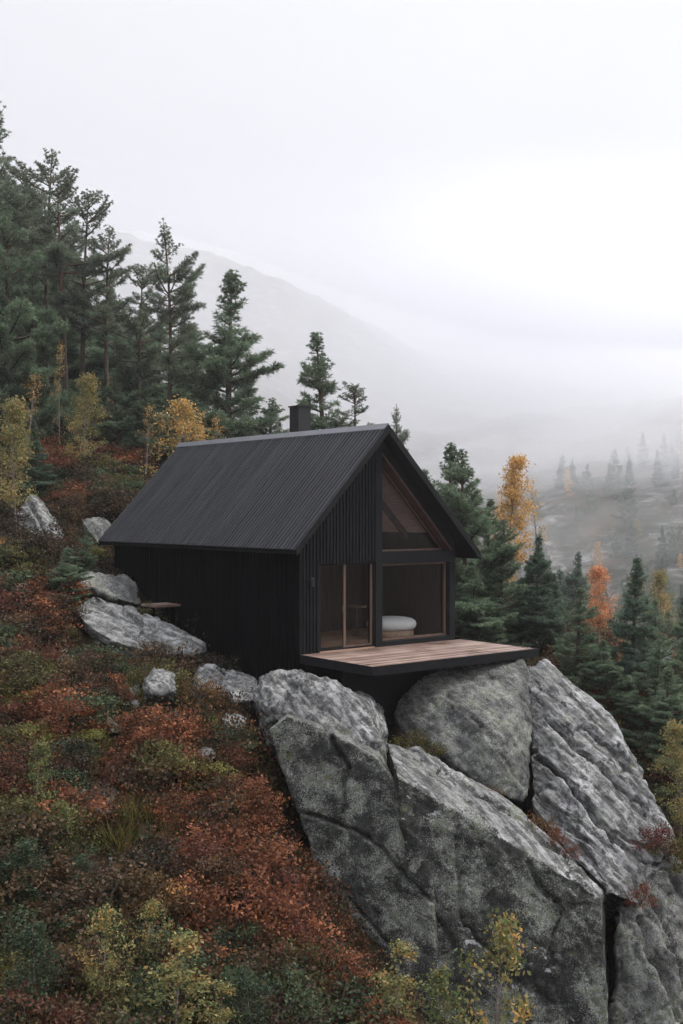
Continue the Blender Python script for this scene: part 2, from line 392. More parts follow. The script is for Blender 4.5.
# ------------------------------------------------------------------ trees (each prototype is built once, its meshes shared by the copies)
def pine_proto(seed, H=10.0, cb=0.3, R=1.7, shape='scots', spacing=0.3, drop=0.15, base=(0.032, 0.055, 0.040), needles=15, droop=0.0):
    r = np.random.default_rng(seed)
    mb = MB(); nz = 9; ph = r.uniform(0, 6); bend = r.uniform(0.02, 0.06) * H
    def axis(z): return np.array([bend * math.sin(z / H * 2.2 + ph) * z / H * 0.6, bend * math.cos(z / H * 1.9 + ph * 1.7) * z / H * 0.6, z])
    zs = np.linspace(-0.4, H, nz); mb.tube([axis(z) for z in zs], [0.10 * (1 - max(z, 0) / H) ** 0.8 + 0.010 for z in zs], M['pine_bark'], 8)
    T = []; TD = []; TT = []
    z = cb * H; k = 0
    while z < H * 0.985:
        t = (z - cb * H) / (H - cb * H)
        if shape == 'scots': prof = min(1, 0.5 + t * 2.0) * (1 - t) ** 0.5 * (0.85 + 0.3 * math.sin(t * 11 + ph))
        elif shape == 'flat': prof = (0.75 + 0.5 * t) * (1 - t ** 3) ** 0.8
        else: prof = (1 - t) ** (0.72 if shape == 'cone' else 0.85) * (0.88 + 0.16 * math.sin(t * 17 + ph)) * min(1, 0.8 + t * 2)
        nb = r.integers(3, 6) if shape != 'spruce' else r.integers(5, 8)
        a0 = r.uniform(0, 6.3)
        for j in range(nb):
            if r.random() < drop * (1 if t < .8 else .25): continue
            az = a0 + 2 * PI * j / nb + r.uniform(-.35, .35)
            Lb = max(0.10, R * prof * r.uniform(0.5, 1.25) * (1 + .22 * math.sin(az + ph + 2.1 * t)))
            el0 = math.radians(r.uniform(-8, 22) + 40 * t ** 1.5 - 14 * droop * (1 - t)); el1 = el0 + math.radians(r.uniform(8, 34))
            p = axis(z + r.uniform(-.1, .1)); pts = [p]
            ns = 5
            for s in range(ns):
                e = el0 + (el1 - el0) * (s / (ns - 1)) ** 1.4
                aa = az + r.uniform(-.12, .12)
                p = p + np.array([math.cos(aa) * math.cos(e), math.sin(aa) * math.cos(e), math.sin(e)]) * Lb / ns; pts.append(p)
            if Lb > 0.3: mb.tube(pts, [0.028 * (1 - i / 5.5) * min(1.3, Lb) + 0.004 for i in range(ns + 1)], M['pine_bark'], 4, False)
            pts = np.array(pts); tone = r.uniform(0.72, 1.25)
            s0 = 0.38 if Lb > 0.7 else 0.15
            nt_ = max(2, int(Lb * (7.5 if shape != 'spruce' else 8.5)))
            for s in np.linspace(s0, 1.0, nt_):
                i = min(int(s * ns), ns - 1); q = pts[i] + (pts[i + 1] - pts[i]) * (s * ns - i)
                d = pts[i + 1] - pts[i]; d = d / np.linalg.norm(d)
                T.append(q); TD.append(d); TT.append(tone * r.uniform(.85, 1.2))
                if s < 0.98:
                    for sg in (-1, 1):
                        side = np.cross(d, [0, 0, 1]) * sg; side /= np.linalg.norm(side) + 1e-9
                        dd = d * 0.6 + side * r.uniform(.5, 1.0) + np.array([0, 0, r.uniform(-.15, .35)]); dd /= np.linalg.norm(dd)
                        l2 = (0.42 * Lb * (1.08 - s) + 0.12) * r.uniform(.5, 1.1)
                        for u in np.arange(0.12, l2 + 0.01, 0.13):
                            T.append(q + dd * u + r.normal(0, .02, 3)); TD.append(dd); TT.append(tone * r.uniform(.8, 1.25))
        z += spacing * r.uniform(0.4, 1.6) * (1.0 if t < 0.75 else 0.55); k += 1
    T.append(axis(H)); TD.append(np.array([0, 0, 1.])); TT.append(1.2)
    T = np.array(T); TD = np.array(TD); TT = np.array(TT)
    n = needles; C0 = np.repeat(T, n, 0); D = unit(np.repeat(TD, n, 0) * 0.75 + rand_dirs(len(C0), r) * 1.0 + np.array([0, 0, 0.22]))
    L = r.uniform(.11, .21, len(C0)) * np.repeat(np.clip((H * 1.02 - T[:, 2]) / (0.22 * H), .55, 1), n); C = C0 + D * (L * 0.5)[:, None]
    W = r.uniform(.015, .029, len(C0))
    col = np.array(base)[None] * (np.repeat(TT, n) * r.uniform(.75, 1.25, len(C0)))[:, None]
    col[:, 0] *= r.uniform(.85, 1.25, len(C0))
    return mb.mesh('pine_trunk', True), leaf_mesh('pine_crown', C, D, perp(D, r), L, W, col, M['needle']), H

def birch_proto(seed, H=6.0, cb=0.25, R=1.0, n_cl=90, per=45, cols=((0.32, 0.19, 0.05), (0.42, 0.27, 0.08), (0.2, 0.14, 0.04)), leaf=0.085, top=0.55, sig=0.17):
    r = np.random.default_rng(seed); mb = MB()
    ph = r.uniform(0, 6)
    def axis(z): return np.array([0.05 * H * math.sin(z / H * 2.5 + ph) * z / H, 0.05 * H * math.cos(z / H * 2 + ph) * z / H, z])
    zs = np.linspace(-0.3, H * 0.97, 8); mb.tube([axis(z) for z in zs], [(0.055 * (1 - max(z, 0) / H) + 0.008) * H / 6 for z in zs], M['birch_bark'], 7)
    cen = []
    for i in range(n_cl):
        t = r.uniform(0, 1) ** 0.85; z = H * (cb + (1 - cb) * t)
        prof = math.sin(PI * min(1, max(0.04, (t ** top)) * 0.97)) ** 0.7
        a = r.uniform(0, 2 * PI); rr = R * prof * math.sqrt(r.uniform(0.05, 1)) * (0.8 + 0.35 * math.sin(3 * a + 7 * t + ph))
        p = axis(min(z, H * .96)) + np.array([math.cos(a) * rr, math.sin(a) * rr, 0]); cen.append(p)
        if i % 2 == 0:
            b0 = axis(max(H * 0.12, z - rr * 0.9)); mid = (b0 + p) / 2 + np.array([0, 0, -0.05 * rr])
            mb.tube([b0, mid, p], [0.014 * H / 6, 0.009 * H / 6, 0.003], M['birch_bark'], 4, False)
    cen = np.array(cen); cols = np.array(cols)
    k = len(cen) * per; C = np.repeat(cen, per, 0) + r.normal(0, sig, (k, 3)) * np.array([1, 1, .85])
    D = rand_dirs(k, r); D[:, 2] -= 0.3; D = unit(D)
    ci = r.integers(0, len(cols), len(cen)); col = cols[np.where(r.random(k) < 0.55, np.repeat(ci, per), r.integers(0, len(cols), k))] * r.uniform(.7, 1.25, k)[:, None]
    L = leaf * r.uniform(.5, 1.45, k)
    return mb.mesh('stem', True), leaf_mesh('leaves', C, D, perp(D, r), L, L * r.uniform(.5, .8, k), col, M['leaf']), H

def place(proto, name, parts, px, top_py, Y, label, cat, group=None, width=1.0, base_z=None, rz=None, hmin=0.4):
    x = (px - CX) / F_PX * Y; zt = (CY - top_py) / F_PX * Y
    zb = gz(x, Y) - 0.05 if base_z is None else base_z
    h = max(zt - zb, hmin); s = h / proto[2]
    o = empty(name, (x, Y, zb), rz if rz is not None else random.uniform(0, 6.28), (s * width, s * width, s))
    link(parts[0], proto[0], o); link(parts[1], proto[1], o)
    tag(o, label, cat, group); return o
PT = ('trunk', 'crown'); SH = ('stem', 'foliage')

# ------------------------------------------------------------------ setting: terrain
def terrain():
    fine = np.radians(np.linspace(-24, 24, 250)); coarse = np.radians(np.linspace(24, 336, 80))[1:-1]
    az = np.r_[fine, coarse]; na = len(az)
    rr = np.r_[0.6, 2.0, np.geomspace(4, 1000, 330)]; nr = len(rr)
    A, Rr = np.meshgrid(az, rr); x = (Rr * np.sin(A)).ravel(); y = (Rr * np.cos(A)).ravel(); z = height(x, y)
    idx = np.arange(nr * na).reshape(nr, na)
    q = np.stack([idx[:-1], np.roll(idx, -1, 1)[:-1], np.roll(idx, -1, 1)[1:], idx[1:]], -1).reshape(-1, 4)
    me = bpy.data.meshes.new('hillside'); me.from_pydata(np.c_[x, y, z].tolist(), [], q.tolist() + [tuple(idx[0][::-1].tolist())])
    me.materials.append(M['ground']); me.polygons.foreach_set('use_smooth', [True] * len(me.polygons)); me.update()
    return tag(link('hillside', me), kind='structure'), float(z.min())
hill, ZMIN = terrain()

# ------------------------------------------------------------------ rocks
HX = np.arange(-32, 32.01, .25); HY = np.arange(9, 78.01, .25)
HZ = height(np.repeat(HX, len(HY)), np.tile(HY, len(HX))).reshape(len(HX), len(HY))
def hgrid(x, y):
    u = np.clip((np.asarray(x) - HX[0]) / .25, 0, len(HX) - 1.001); v = np.clip((np.asarray(y) - HY[0]) / .25, 0, len(HY) - 1.001); i = u.astype(int); j = v.astype(int); a = u - i; b = v - j
    return HZ[i, j] * (1 - a) * (1 - b) + HZ[i + 1, j] * a * (1 - b) + HZ[i, j + 1] * (1 - a) * b + HZ[i + 1, j + 1] * a * b
def ground_hit(px, py, y0=11., y1=75.):
    ys = np.arange(y0, y1, .12); g = hgrid((px - CX) / F_PX * ys, ys); below = g >= (CY - py) / F_PX * ys
    return float(ys[below.argmax()]) if below.any() else y1
def rock(pts, label, mat, voxel=0.075, amp=0.10, seed=1, cracks=(), back=None, name='boulder', cat='rock', group=None, soft=1, chops=14, chop=0.13, strat=0.05, grain=(2.1, -2.7, -1.9), lit_top=None, frac=0.10, fscale=1.0, snap=False):
    if snap:                                                     # set the stone down where its foot meets the slope
        bx = float(np.mean([p[0] for p in pts])); by = max(p[1] for p in pts[:-1]) - 2; k = (ground_hit(bx, by) - .15) / float(np.mean([p[2] for p in pts if p[1] > by - 6])); pts = [(p[0], p[1], p[2] * k) for p in pts]
    P = [at(*p) for p in pts]
    if back:
        P += [q + np.array(b) for q in P for b in back]
    bm = bmesh.new()
    for p in P: bm.verts.new(p)
    bmesh.ops.convex_hull(bm, input=list(bm.verts), use_existing_faces=False)
    for v in [v for v in bm.verts if not v.link_faces]: bm.verts.remove(v)
    rr_ = np.random.default_rng(seed + 500); vc = np.array([v.co[:] for v in bm.verts]); ctr = vc.mean(0)
    for _ in range(chops):
        nv = unit(rr_.normal(size=3)); h = ((vc - ctr) @ nv).max()
        bmesh.ops.bisect_plane(bm, geom=bm.verts[:] + bm.edges[:] + bm.faces[:], plane_co=Vector(ctr + nv * h * (1 - rr_.uniform(.02, chop))), plane_no=Vector(nv), clear_outer=True)
        bmesh.ops.convex_hull(bm, input=list(bm.verts), use_existing_faces=False)
        for v in [v for v in bm.verts if not v.link_faces]: bm.verts.remove(v)
    me = bpy.data.meshes.new('tmp'); bm.to_mesh(me); bm.free()
    o = bpy.data.objects.new('tmp', me); COL.objects.link(o)
    md = o.modifiers.new('r', 'REMESH'); md.mode = 'VOXEL'; md.voxel_size = voxel; md.use_smooth_shade = True
    dg = bpy.context.evaluated_depsgraph_get(); em = bpy.data.meshes.new_from_object(o.evaluated_get(dg)); 
    bpy.data.objects.remove(o); bpy.data.meshes.remove(me)
    bm = bmesh.new(); bm.from_mesh(em)
    for _ in range(soft): bmesh.ops.smooth_vert(bm, verts=bm.verts, factor=0.5, use_axis_x=True, use_axis_y=True, use_axis_z=True)
    bm.to_mesh(em); bm.free(); em.update()
    n = len(em.vertices); co = np.empty(n * 3); em.vertices.foreach_get('co', co); co = co.reshape(-1, 3)
    nr = np.empty(n * 3); em.vertex_normals.foreach_get('vector', nr); nr = nr.reshape(-1, 3)
    ridg = lambda q, sd, oc: fbm(q, sd, oc, 0.6) - np.abs(fbm(q * 1.3 + 5, sd + 7, oc, 0.6)) * 0.7
    gq = np.array(Vector(grain).to_track_quat('X', 'Z').to_matrix()); loc = co @ gq          # x along the grain of the rock
    st = loc * np.array([0.16, 1.0, 1.0])
    d = amp * 0.9 * fbm(co * 0.6, seed, 2, 0.5) + amp * 0.45 * ridg(co * 1.9, seed + 20, 5) + strat * 1.1 * ridg(st * 2.6, seed + 30, 5)
    warp = st + 0.12 * np.c_[fbm(co * 1.6, seed + 70, 3), fbm(co * 1.6, seed + 71, 3), fbm(co * 1.6, seed + 72, 3)]
    for sc, hgt, cr, cw in ((0.75, 1.0, .9, .06), (1.9, .45, .5, .07)):
        vv, ed = voro(warp * sc * fscale, seed + int(sc * 10)); d += frac * hgt * (vv - .5) - frac * cr * .5 * np.clip(1 - ed / cw, 0, 1)
    lay = loc[:, 1] * 1.5 + loc[:, 2] * 0.8 + 1.1 * fbm(st * 0.8, seed + 40, 3)      # bedding: shallow steps that follow the grain of the rock
    fr = lay % 1.0
    d += strat * (np.where(fr < 0.82, fr / 0.82, (1 - fr) / 0.18) - 0.5) * np.clip(0.5 + fbm(co * 0.9, seed + 50, 2), 0, 1)
    for (a, b, w, depth) in cracks:
        a = at(*a); b = at(*b); e = (a + b) / np.linalg.norm(a + b); ab = b - a; ab = ab - (ab @ e) * e; L2 = ab @ ab
        wob = co + 0.10 * np.c_[fbm(co * 1.7, seed + 60, 3), fbm(co * 1.7, seed + 61, 3), fbm(co * 1.7, seed + 62, 3)]
        q = wob - a; q = q - (q @ e)[:, None] * e        # the cleft is a plane that cuts back into the rock
        t = np.clip((q @ ab) / L2, 0, 1); dist = np.linalg.norm(q - t[:, None] * ab, axis=1)
        d -= 1.35 * depth * np.clip(1.35 - dist / w, 0, 1)
    co2 = co + nr * d[:, None]
    c0 = co2.mean(0); c0[2] = co2[:, 2].min()
    em.vertices.foreach_set('co', (co2 - c0).reshape(-1)); em.materials.clear(); em.materials.append(mat)
    em.polygons.foreach_set('use_smooth', np.ones(len(em.polygons), bool)); em.update(); em.name = name
    if lit_top:                                                   # light from above painted in: paler rock material on up-facing faces
        em.materials.append(lit_top); pc = np.empty(len(em.polygons) * 3); em.polygons.foreach_get('center', pc); pc = pc.reshape(-1, 3) + c0
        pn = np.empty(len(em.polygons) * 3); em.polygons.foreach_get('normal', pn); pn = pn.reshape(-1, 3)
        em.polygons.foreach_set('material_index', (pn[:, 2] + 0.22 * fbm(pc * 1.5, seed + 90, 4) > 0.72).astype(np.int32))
    ob = link(name, em); c0[2] -= .08 if snap else 0; ob.location = c0
    tag(ob, label, cat, group); ROCKS.append((co2[:, :2].min(0), co2[:, :2].max(0), co2)); return ob
ROCKS = []
# the outcrop under the deck
rock([(250,695,25.9),(262,676,26.3),(300,667,26.0),(335,678,25.2),(365,700,24.5),(384,740,23.7),(378,768,23.5),(328,738,23.4),(300,722,23.9),(262,715,24.9),
      (300,690,28.3),(385,705,27.2),(258,730,27.5),(360,790,26.5),(270,780,26.5),(385,790,25.5)], 'grey rounded boulder at the left front corner of the deck, lying on the dark slab', M['rock_light'], 0.05, 0.06, 1,
     [((262,715,25.0),(330,738,23.4),0.10,0.16),((290,680,25.6),(372,742,23.7),0.05,0.06)], strat=0.08, chops=5, chop=.06)
def on_plane(pts, p0, n):
    p0 = at(*p0); n = np.array(n); out = []
    for px, py in pts:
        d = at(px, py, 1.0); out.append((px, py, float(n @ p0 / (n @ d))))
    return out
FACE = on_plane([(268,730),(287,716),(325,729),(378,758),(414,815),(431,880),(437,960),(440,1090),(300,812),(345,882),(394,968),(394,1090)], (378,757,22.7), (-0.22,-0.90,0.30))
rock(FACE + [(287,713,24.3),(325,724,24.0),(380,750,23.6),(290,745,26.0),(385,765,25.5),(415,1090,24),(440,900,24.0)], 'huge dark speckled rock slab leaning below the deck, its left edge deeply shadowed', M['rock_dark'], 0.042, 0.04, 2, name='rock_slab', strat=0.015, frac=0.06, fscale=.7, chops=0, lit_top=M['rock_mid'],
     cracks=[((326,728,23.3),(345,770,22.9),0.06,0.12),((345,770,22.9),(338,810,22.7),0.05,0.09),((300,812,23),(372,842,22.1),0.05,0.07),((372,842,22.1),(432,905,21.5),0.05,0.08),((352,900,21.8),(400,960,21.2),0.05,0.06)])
FACE = on_plane([(396,775),(440,812),(485,845),(530,872),(604,898),(440,960),(442,1090),(530,1090),(612,1090)], (440,812,22.2), (0.10,-0.93,0.28))
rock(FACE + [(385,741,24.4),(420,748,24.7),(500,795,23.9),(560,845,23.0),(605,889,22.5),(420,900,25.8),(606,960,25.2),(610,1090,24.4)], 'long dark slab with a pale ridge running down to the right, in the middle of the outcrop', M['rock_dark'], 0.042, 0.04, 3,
     [((455,830,22.1),(470,930,21.2),0.05,0.09),((470,930,21.2),(520,985,20.9),0.05,0.07),((440,770,23.7),(560,850,22.7),0.05,0.08),((530,865,22.0),(562,915,21.7),0.05,0.12),((562,915,21.7),(548,970,21.3),0.04,0.10),((420,760,23.5),(500,835,22.2),0.03,0.04)], name='rock_slab', strat=0.03, chops=0, lit_top=M['rock_light'], frac=0.07, fscale=.75)
rock([(392,712,26.9),(412,686,27.2),(437,667,27.7),(480,661,28.2),(527,660,28.5),(533,700,27.4),(531,790,25.3),(524,806,25.0),(480,785,24.9),(440,748,25.5),(405,735,26.3),(478,715,25.7),(505,740,25.3),
      (420,770,29),(530,760,30),(480,695,30.5)], 'rounded mossy speckled rock directly under the middle of the deck', M['rock_mid'], 0.055, 0.08, 4, strat=0.03, chops=8, chop=.06, frac=.10)
rock([(528,666,28.4),(546,659,28.7),(572,682,28.3),(611,712,27.4),(641,765,26.2),(657,802,25.3),(674,842,24.3),(532,740,26.7),(531,803,25.1),(562,850,23.8),(608,893,22.5),(640,905,22.8),
      (575,760,31),(640,800,30),(680,880,27),(600,950,26)], 'broad pale cracked rock slope to the right below the deck corner', M['rock_light'], 0.034, 0.045, 5,
     [((530,750,26.3),(575,790,25.4),0.06,0.42),((575,790,25.4),(612,832,24.4),0.07,0.5),((612,832,24.4),(660,868,23.6),0.05,0.4),((550,722,27.2),(600,764,26.4),0.045,0.34),((600,764,26.4),(648,812,25.3),0.045,0.3),
      ((545,690,28.1),(600,735,27.2),0.05,0.08),((566,826,24.4),(600,850,23.9),0.05,0.12),((620,745,26.8),(655,815,25.1),0.05,0.1)], name='rock_slab', strat=0.05, chops=0, frac=.17, fscale=.9)
rock([(616,902,22.8),(650,876,23.5),(672,850,24.1),(690,900,23.4),(700,1090,21.4),(616,1090,21.4),(650,960,22.2),(640,940,26),(700,980,26),(690,1090,25)], 'dark streaked rock face in the lower right corner behind the narrow cleft', M['rock_mid'], 0.055, 0.08, 6,
     [((640,920,22.7),(675,1020,21.6),0.07,0.15),((655,900,23.1),(690,1000,22),0.06,0.12)], strat=0.07, frac=.2, grain=(0.5, -0.6, -2.5))
rock([(188,680,27.2),(196,662,27.9),(215,660,28.0),(245,668,27.7),(268,680,27.0),(262,700,26.0),(225,703,26.0),(196,697,26.5),(200,730,27.5),(262,730,27)], 'pale flat rock beside the front corner of the side wall, left of the deck boulder', M['rock_pale'], 0.045, 0.04, 7,
     [((222,668,27.4),(228,702,26.1),0.06,0.10)], frac=.14, fscale=1.3, chop=.2)
# left of the cabin
rock([(72,610,30.6),(90,594,31.5),(130,606,31.6),(165,625,30.8),(208,646,29.3),(196,655,28.9),(150,652,28.9),(112,640,29.3),(90,628,29.8),(120,690,30.5),(190,690,30)], 'large pale sloping slab along the lower edge of the black side wall', M['rock_pale'], 0.045, 0.03, 8,
     [((140,612,31.2),(165,650,28.9),0.05,0.09),((100,600,31.2),(150,648,29),0.04,0.06)], name='rock_slab', strat=0.04, frac=.15, fscale=1.1, chop=.05, grain=(3.0, -1.5, -1.3))
rock([(70,580,32.6),(92,571,33.2),(125,572,33.5),(137,584,33.0),(142,605,32.0),(120,600,31.6),(95,590,31.8),(76,590,32.1),(90,620,33.5),(140,625,33.5)], 'flat topped grey ledge above the pale slab near the rear of the side wall', M['rock_mid'], 0.045, 0.04, 9, frac=.14, fscale=1.2, chop=.06)
rock([(10,520,37.8),(24,496,38.5),(36,490,38.8),(50,505,38.3),(66,534,37.4),(58,540,36.8),(30,536,36.8),(12,530,37.2),(20,560,38.5),(70,560,38.5)], 'grey slanted boulder at the left edge beneath the thin bare trunk', M['rock_pale'], 0.05, 0.05, 10,
     [((28,500,38.2),(48,540,37),0.06,0.12)], strat=0.06, frac=.16, chop=.08)
rock([(80,517,38.0),(108,514,38.2),(113,524,38.0),(104,545,37.2),(96,543,37.2),(82,524,37.5),(85,560,38.6),(112,555,39)], 'block shaped boulder with a pale flat top beside the rear corner of the roof', M['rock_mid'], 0.05, 0.05, 11)
rock([(143,680,27.7),(150,668,28.0),(168,664,28.0),(179,674,27.9),(178,686,27.4),(160,691,27.2),(145,688,27.4),(150,705,28.4),(178,700,28.4)], 'round white boulder sitting in the heather left of the flat pale rock', M['rock_pale'], 0.03, 0.03, 12, strat=0.03, snap=True, frac=.12, fscale=2.0, chop=.24)
rock([(118,683,27.6),(128,676,27.9),(141,678,27.9),(143,690,27.5),(132,696,27.2),(120,693,27.3),(130,706,28)], 'small grey stone just left of the round white boulder', M['rock_mid'], 0.03, 0.035, 13, snap=True, frac=.07, fscale=2.2)
rock([(67,705,26.6),(76,696,27.0),(88,699,27.0),(93,709,26.6),(84,716,26.3),(70,713,26.3),(80,725,27)], 'small whitish stone alone in the red heather at the left', M['rock_pale'], 0.03, 0.035, 14, snap=True, frac=.07, fscale=2.2)
rock([(74,788,22.8),(92,782,23.1),(104,773,23.5),(120,781,23.3),(118,808,22.4),(98,812,22.2),(80,800,22.4),(100,820,23.5)], 'low broken ledge with a white rim in the dark undergrowth above the orange grass', M['rock_mid'], 0.035, 0.06, 15, snap=True, frac=.07, fscale=2.2)
rock([(134,822,21.9),(146,809,22.2),(155,820,22.0),(154,834,21.6),(140,837,21.5),(145,845,22.3)], 'small pointed lichen covered stone at the right end of the orange grass', M['rock_moss'], 0.028, 0.03, 16, snap=True, frac=.07, fscale=2.2)
rock([(104,858,20.9),(110,850,21.2),(120,862,20.9),(124,880,20.4),(110,880,20.4),(116,888,21.2)], 'small dark stone half buried below the orange grass', M['rock_mid'], 0.028, 0.03, 17, snap=True, frac=.07, fscale=2.2)
rock([(52,655,28.9),(64,640,29.4),(78,645,29.3),(90,664,28.6),(74,668,28.3),(56,664,28.5),(70,682,29.2)], 'yellow green mossy boulder left of the sloping slab', M['rock_moss'], 0.035, 0.05, 18, snap=True, frac=.07, fscale=2.2)
rock([(648,648,36),(655,640,36.5),(672,650,36),(676,662,35.6),(650,662,35.6),(660,675,37)], 'small grey boulder half hidden among pines right of the outcrop', M['rock_mid'], 0.05, 0.05, 19)

for k, (px, py, w_, h_) in enumerate(((30, 650, 12, 9), (112, 720, 14, 9), (58, 742, 10, 8), (205, 748, 12, 8), (142, 768, 9, 7), (186, 778, 11, 7), (20, 585, 12, 8), (45, 610, 9, 6), (232, 716, 16, 9), (85, 668, 12, 8), (130, 700, 10, 7), (170, 712, 12, 8))):
    q = random.uniform(-.2, .2)
    rock([(px - w_, py + h_ * .6, 26.), (px - w_ * (.5 + q), py - h_ * (.6 - q), 26.3), (px + w_ * (.4 - q), py - h_ * (.8 + q), 26.4), (px + w_, py + h_ * .1, 26.1), (px + w_ * .7, py + h_, 25.8), (px - w_ * .3, py + h_, 25.8), (px, py + h_ * 1.4, 26.6)],
         'small grey stone half buried in the heather of the slope', M['rock_mid'] if k % 2 else M['rock_pale'], 0.03, 0.03, 30 + k, snap=True, frac=.06, fscale=2.2, group='half buried stones on the slope', name='stone')

# ------------------------------------------------------------------ the cabin
AX, AZ = 2.534, 5.65; LX, LZ = -0.35, 2.60; RX, RZ = 5.84, 2.34; TH = 0.15
def rtop(x): return AZ - (AX - x) * (AZ - LZ) / (AX - LX) if x < AX else AZ - (x - AX) * (AZ - RZ) / (RX - AX)
def rz(x): return rtop(x) - TH - 0.004
cabin = empty('cabin', P0, ANG)
tag(cabin, 'black gabled cabin with corrugated metal roof and big gable windows, perched on the rock outcrop', 'cabin')
FRONT, BACK = -0.40, 10.05
b = MB()                                                          # side and rear walls and plinth
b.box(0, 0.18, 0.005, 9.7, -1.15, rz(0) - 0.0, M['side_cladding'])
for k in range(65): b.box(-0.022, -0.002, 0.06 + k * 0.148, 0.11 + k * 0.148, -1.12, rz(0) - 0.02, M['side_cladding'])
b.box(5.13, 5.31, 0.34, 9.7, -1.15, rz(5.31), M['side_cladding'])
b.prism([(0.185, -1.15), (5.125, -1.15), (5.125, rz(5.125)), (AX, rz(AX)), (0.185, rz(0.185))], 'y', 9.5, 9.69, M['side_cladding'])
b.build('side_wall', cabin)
b = MB(); b.box(0.1, 5.2, 0.06, 0.3, -2.1, -0.3, M['trim']); b.box(0.3, 5.0, -1.5, -1.3, -1.6, -0.3, M['trim']); b.build('plinth', cabin)
b = MB()                                                          # ribbed gable cladding
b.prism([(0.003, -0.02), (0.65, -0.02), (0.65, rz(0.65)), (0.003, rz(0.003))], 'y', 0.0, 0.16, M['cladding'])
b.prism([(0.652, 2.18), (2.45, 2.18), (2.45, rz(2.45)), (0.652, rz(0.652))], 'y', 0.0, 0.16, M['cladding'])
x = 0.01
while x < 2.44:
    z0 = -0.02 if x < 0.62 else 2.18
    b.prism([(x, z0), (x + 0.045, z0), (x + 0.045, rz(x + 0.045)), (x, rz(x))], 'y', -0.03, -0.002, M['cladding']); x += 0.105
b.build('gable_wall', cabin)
b = MB()
b.box(2.452, 2.68, -0.012, 0.30, -0.02, rz(2.46) - 0.02, M['trim'])
b.box(5.10, 5.31, -0.012, 0.32, -0.02, 2.11, M['trim'])
b.box(2.682, 5.31, -0.010, 0.31, 2.12, 2.43, M['trim'])
b.prism([(2.682, 5.05), (5.25, 2.434), (5.31, 2.434), (5.31, rz(5.31)), (2.682, rz(2.682))], 'y', -0.008, 0.33, M['trim'])
b.box(2.682, 5.098, -0.010, 0.28, -0.02, 0.10, M['trim'])
b.build('gable_frame', cabin, bevel=0.006)
b = MB()                                                          # floor and dark lining inside
b.box(0.185, 5.125, 0.02, 4.2, -0.12, -0.002, M['floor_wood']); b.build('floor', cabin)
b = MB()
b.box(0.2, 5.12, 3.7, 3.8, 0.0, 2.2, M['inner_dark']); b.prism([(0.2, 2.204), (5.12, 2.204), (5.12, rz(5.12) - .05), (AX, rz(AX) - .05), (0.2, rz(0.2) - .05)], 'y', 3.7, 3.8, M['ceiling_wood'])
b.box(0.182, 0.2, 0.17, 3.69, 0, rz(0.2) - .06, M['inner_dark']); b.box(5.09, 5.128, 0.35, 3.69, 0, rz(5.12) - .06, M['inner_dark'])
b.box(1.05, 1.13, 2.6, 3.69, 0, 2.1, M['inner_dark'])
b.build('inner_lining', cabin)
b = MB()
for (x0, x1) in ((0.2, AX), (AX, 5.11)):
    b.prism([(x0, rz(x0) - 0.03), (x1, rz(x1) - 0.03), (x1, rz(x1) - 0.002), (x0, rz(x0) - 0.002)], 'y', 0.36, 3.69, M['ceiling_wood'])
ceil = b.build('ceiling', cabin)
for y0 in (1.7,):
    b = MB()
    for (x0, x1) in ((0.21, AX), (AX + 0.002, 5.08)):
        b.prism([(x0, rz(x0) - 0.24), (x1, rz(x1) - 0.24), (x1, rz(x1) - 0.032), (x0, rz(x0) - 0.032)], 'y', y0, y0 + 0.12, M['wood'])
    b.build('rafter', ceil)
# roof
b = MB()
b.prism([(LX, LZ), (AX, AZ), (AX, AZ - TH), (LX, LZ - TH)], 'y', FRONT, BACK, M['trim'])
b.prism([(AX + .001, AZ), (RX, RZ), (RX, RZ - TH), (AX + .001, AZ - TH)], 'y', FRONT, BACK, M['trim'])
roof = b.build('roof', cabin)
def sheet(x0, z0, x1, z1):
    """Corrugated sheet: trapezoid ribs that run from eave (x0) to ridge (x1)."""
    n = np.array([-(z1 - z0), (x1 - x0)]); n = n / np.linalg.norm(n) * (1 if n[1] > 0 else -1)
    ys = []; hs = []; per = 0.15; y = FRONT + 0.02
    while y < BACK - per:
        for dy, h in ((0, 0.012), (0.055, 0.012), (0.075, 0.05), (0.125, 0.05), (0.148, 0.012)): ys.append(y + dy); hs.append(h)
        y += per
    m_ = MB(); vs = []; fs = []
    for yy, h in zip(ys, hs):
        vs += [(x0 + n[0] * h, yy, z0 + n[1] * h), (x1 + n[0] * h, yy, z1 + n[1] * h)]
    for i in range(len(ys) - 1): fs.append((2 * i, 2 * i + 2, 2 * i + 3, 2 * i + 1))
    m_.add(vs, fs, M['roof_metal']); return m_
sheet(LX - 0.05, LZ - 0.05 * 1.054, AX - 0.02, AZ - 0.02).build('metal_sheet', roof)
sheet(RX + 0.05, RZ - 0.05 * 1.016, AX + 0.02, AZ - 0.02).build('metal_sheet', roof)
b = MB(); b.prism([(AX - 0.13, AZ - 0.075), (AX, AZ + 0.075), (AX + 0.13, AZ - 0.07), (AX + 0.13, AZ - 0.045), (AX, AZ + 0.095), (AX - 0.13, AZ - 0.05)], 'y', FRONT - 0.01, BACK + 0.01, M['ridge_metal'])
b.build('ridge_cap', roof)
b = MB()
for (x0, z0, x1, z1) in ((LX - .03, LZ - .03, AX, AZ), (AX + .002, AZ, RX + .03, RZ - .03)):
    b.prism([(x0, z0 - TH - .01), (x1, z1 - TH - .01), (x1, z1 + .055), (x0, z0 + .055)], 'y', FRONT - 0.035, FRONT - 0.003, M['trim'])
b.build('bargeboard', roof)
b = MB(); b.box(2.83, 3.27, 3.86, 4.30, 4.6, 6.5, M['black_metal']); ch = b.build('chimney', cabin, bevel=0.008)
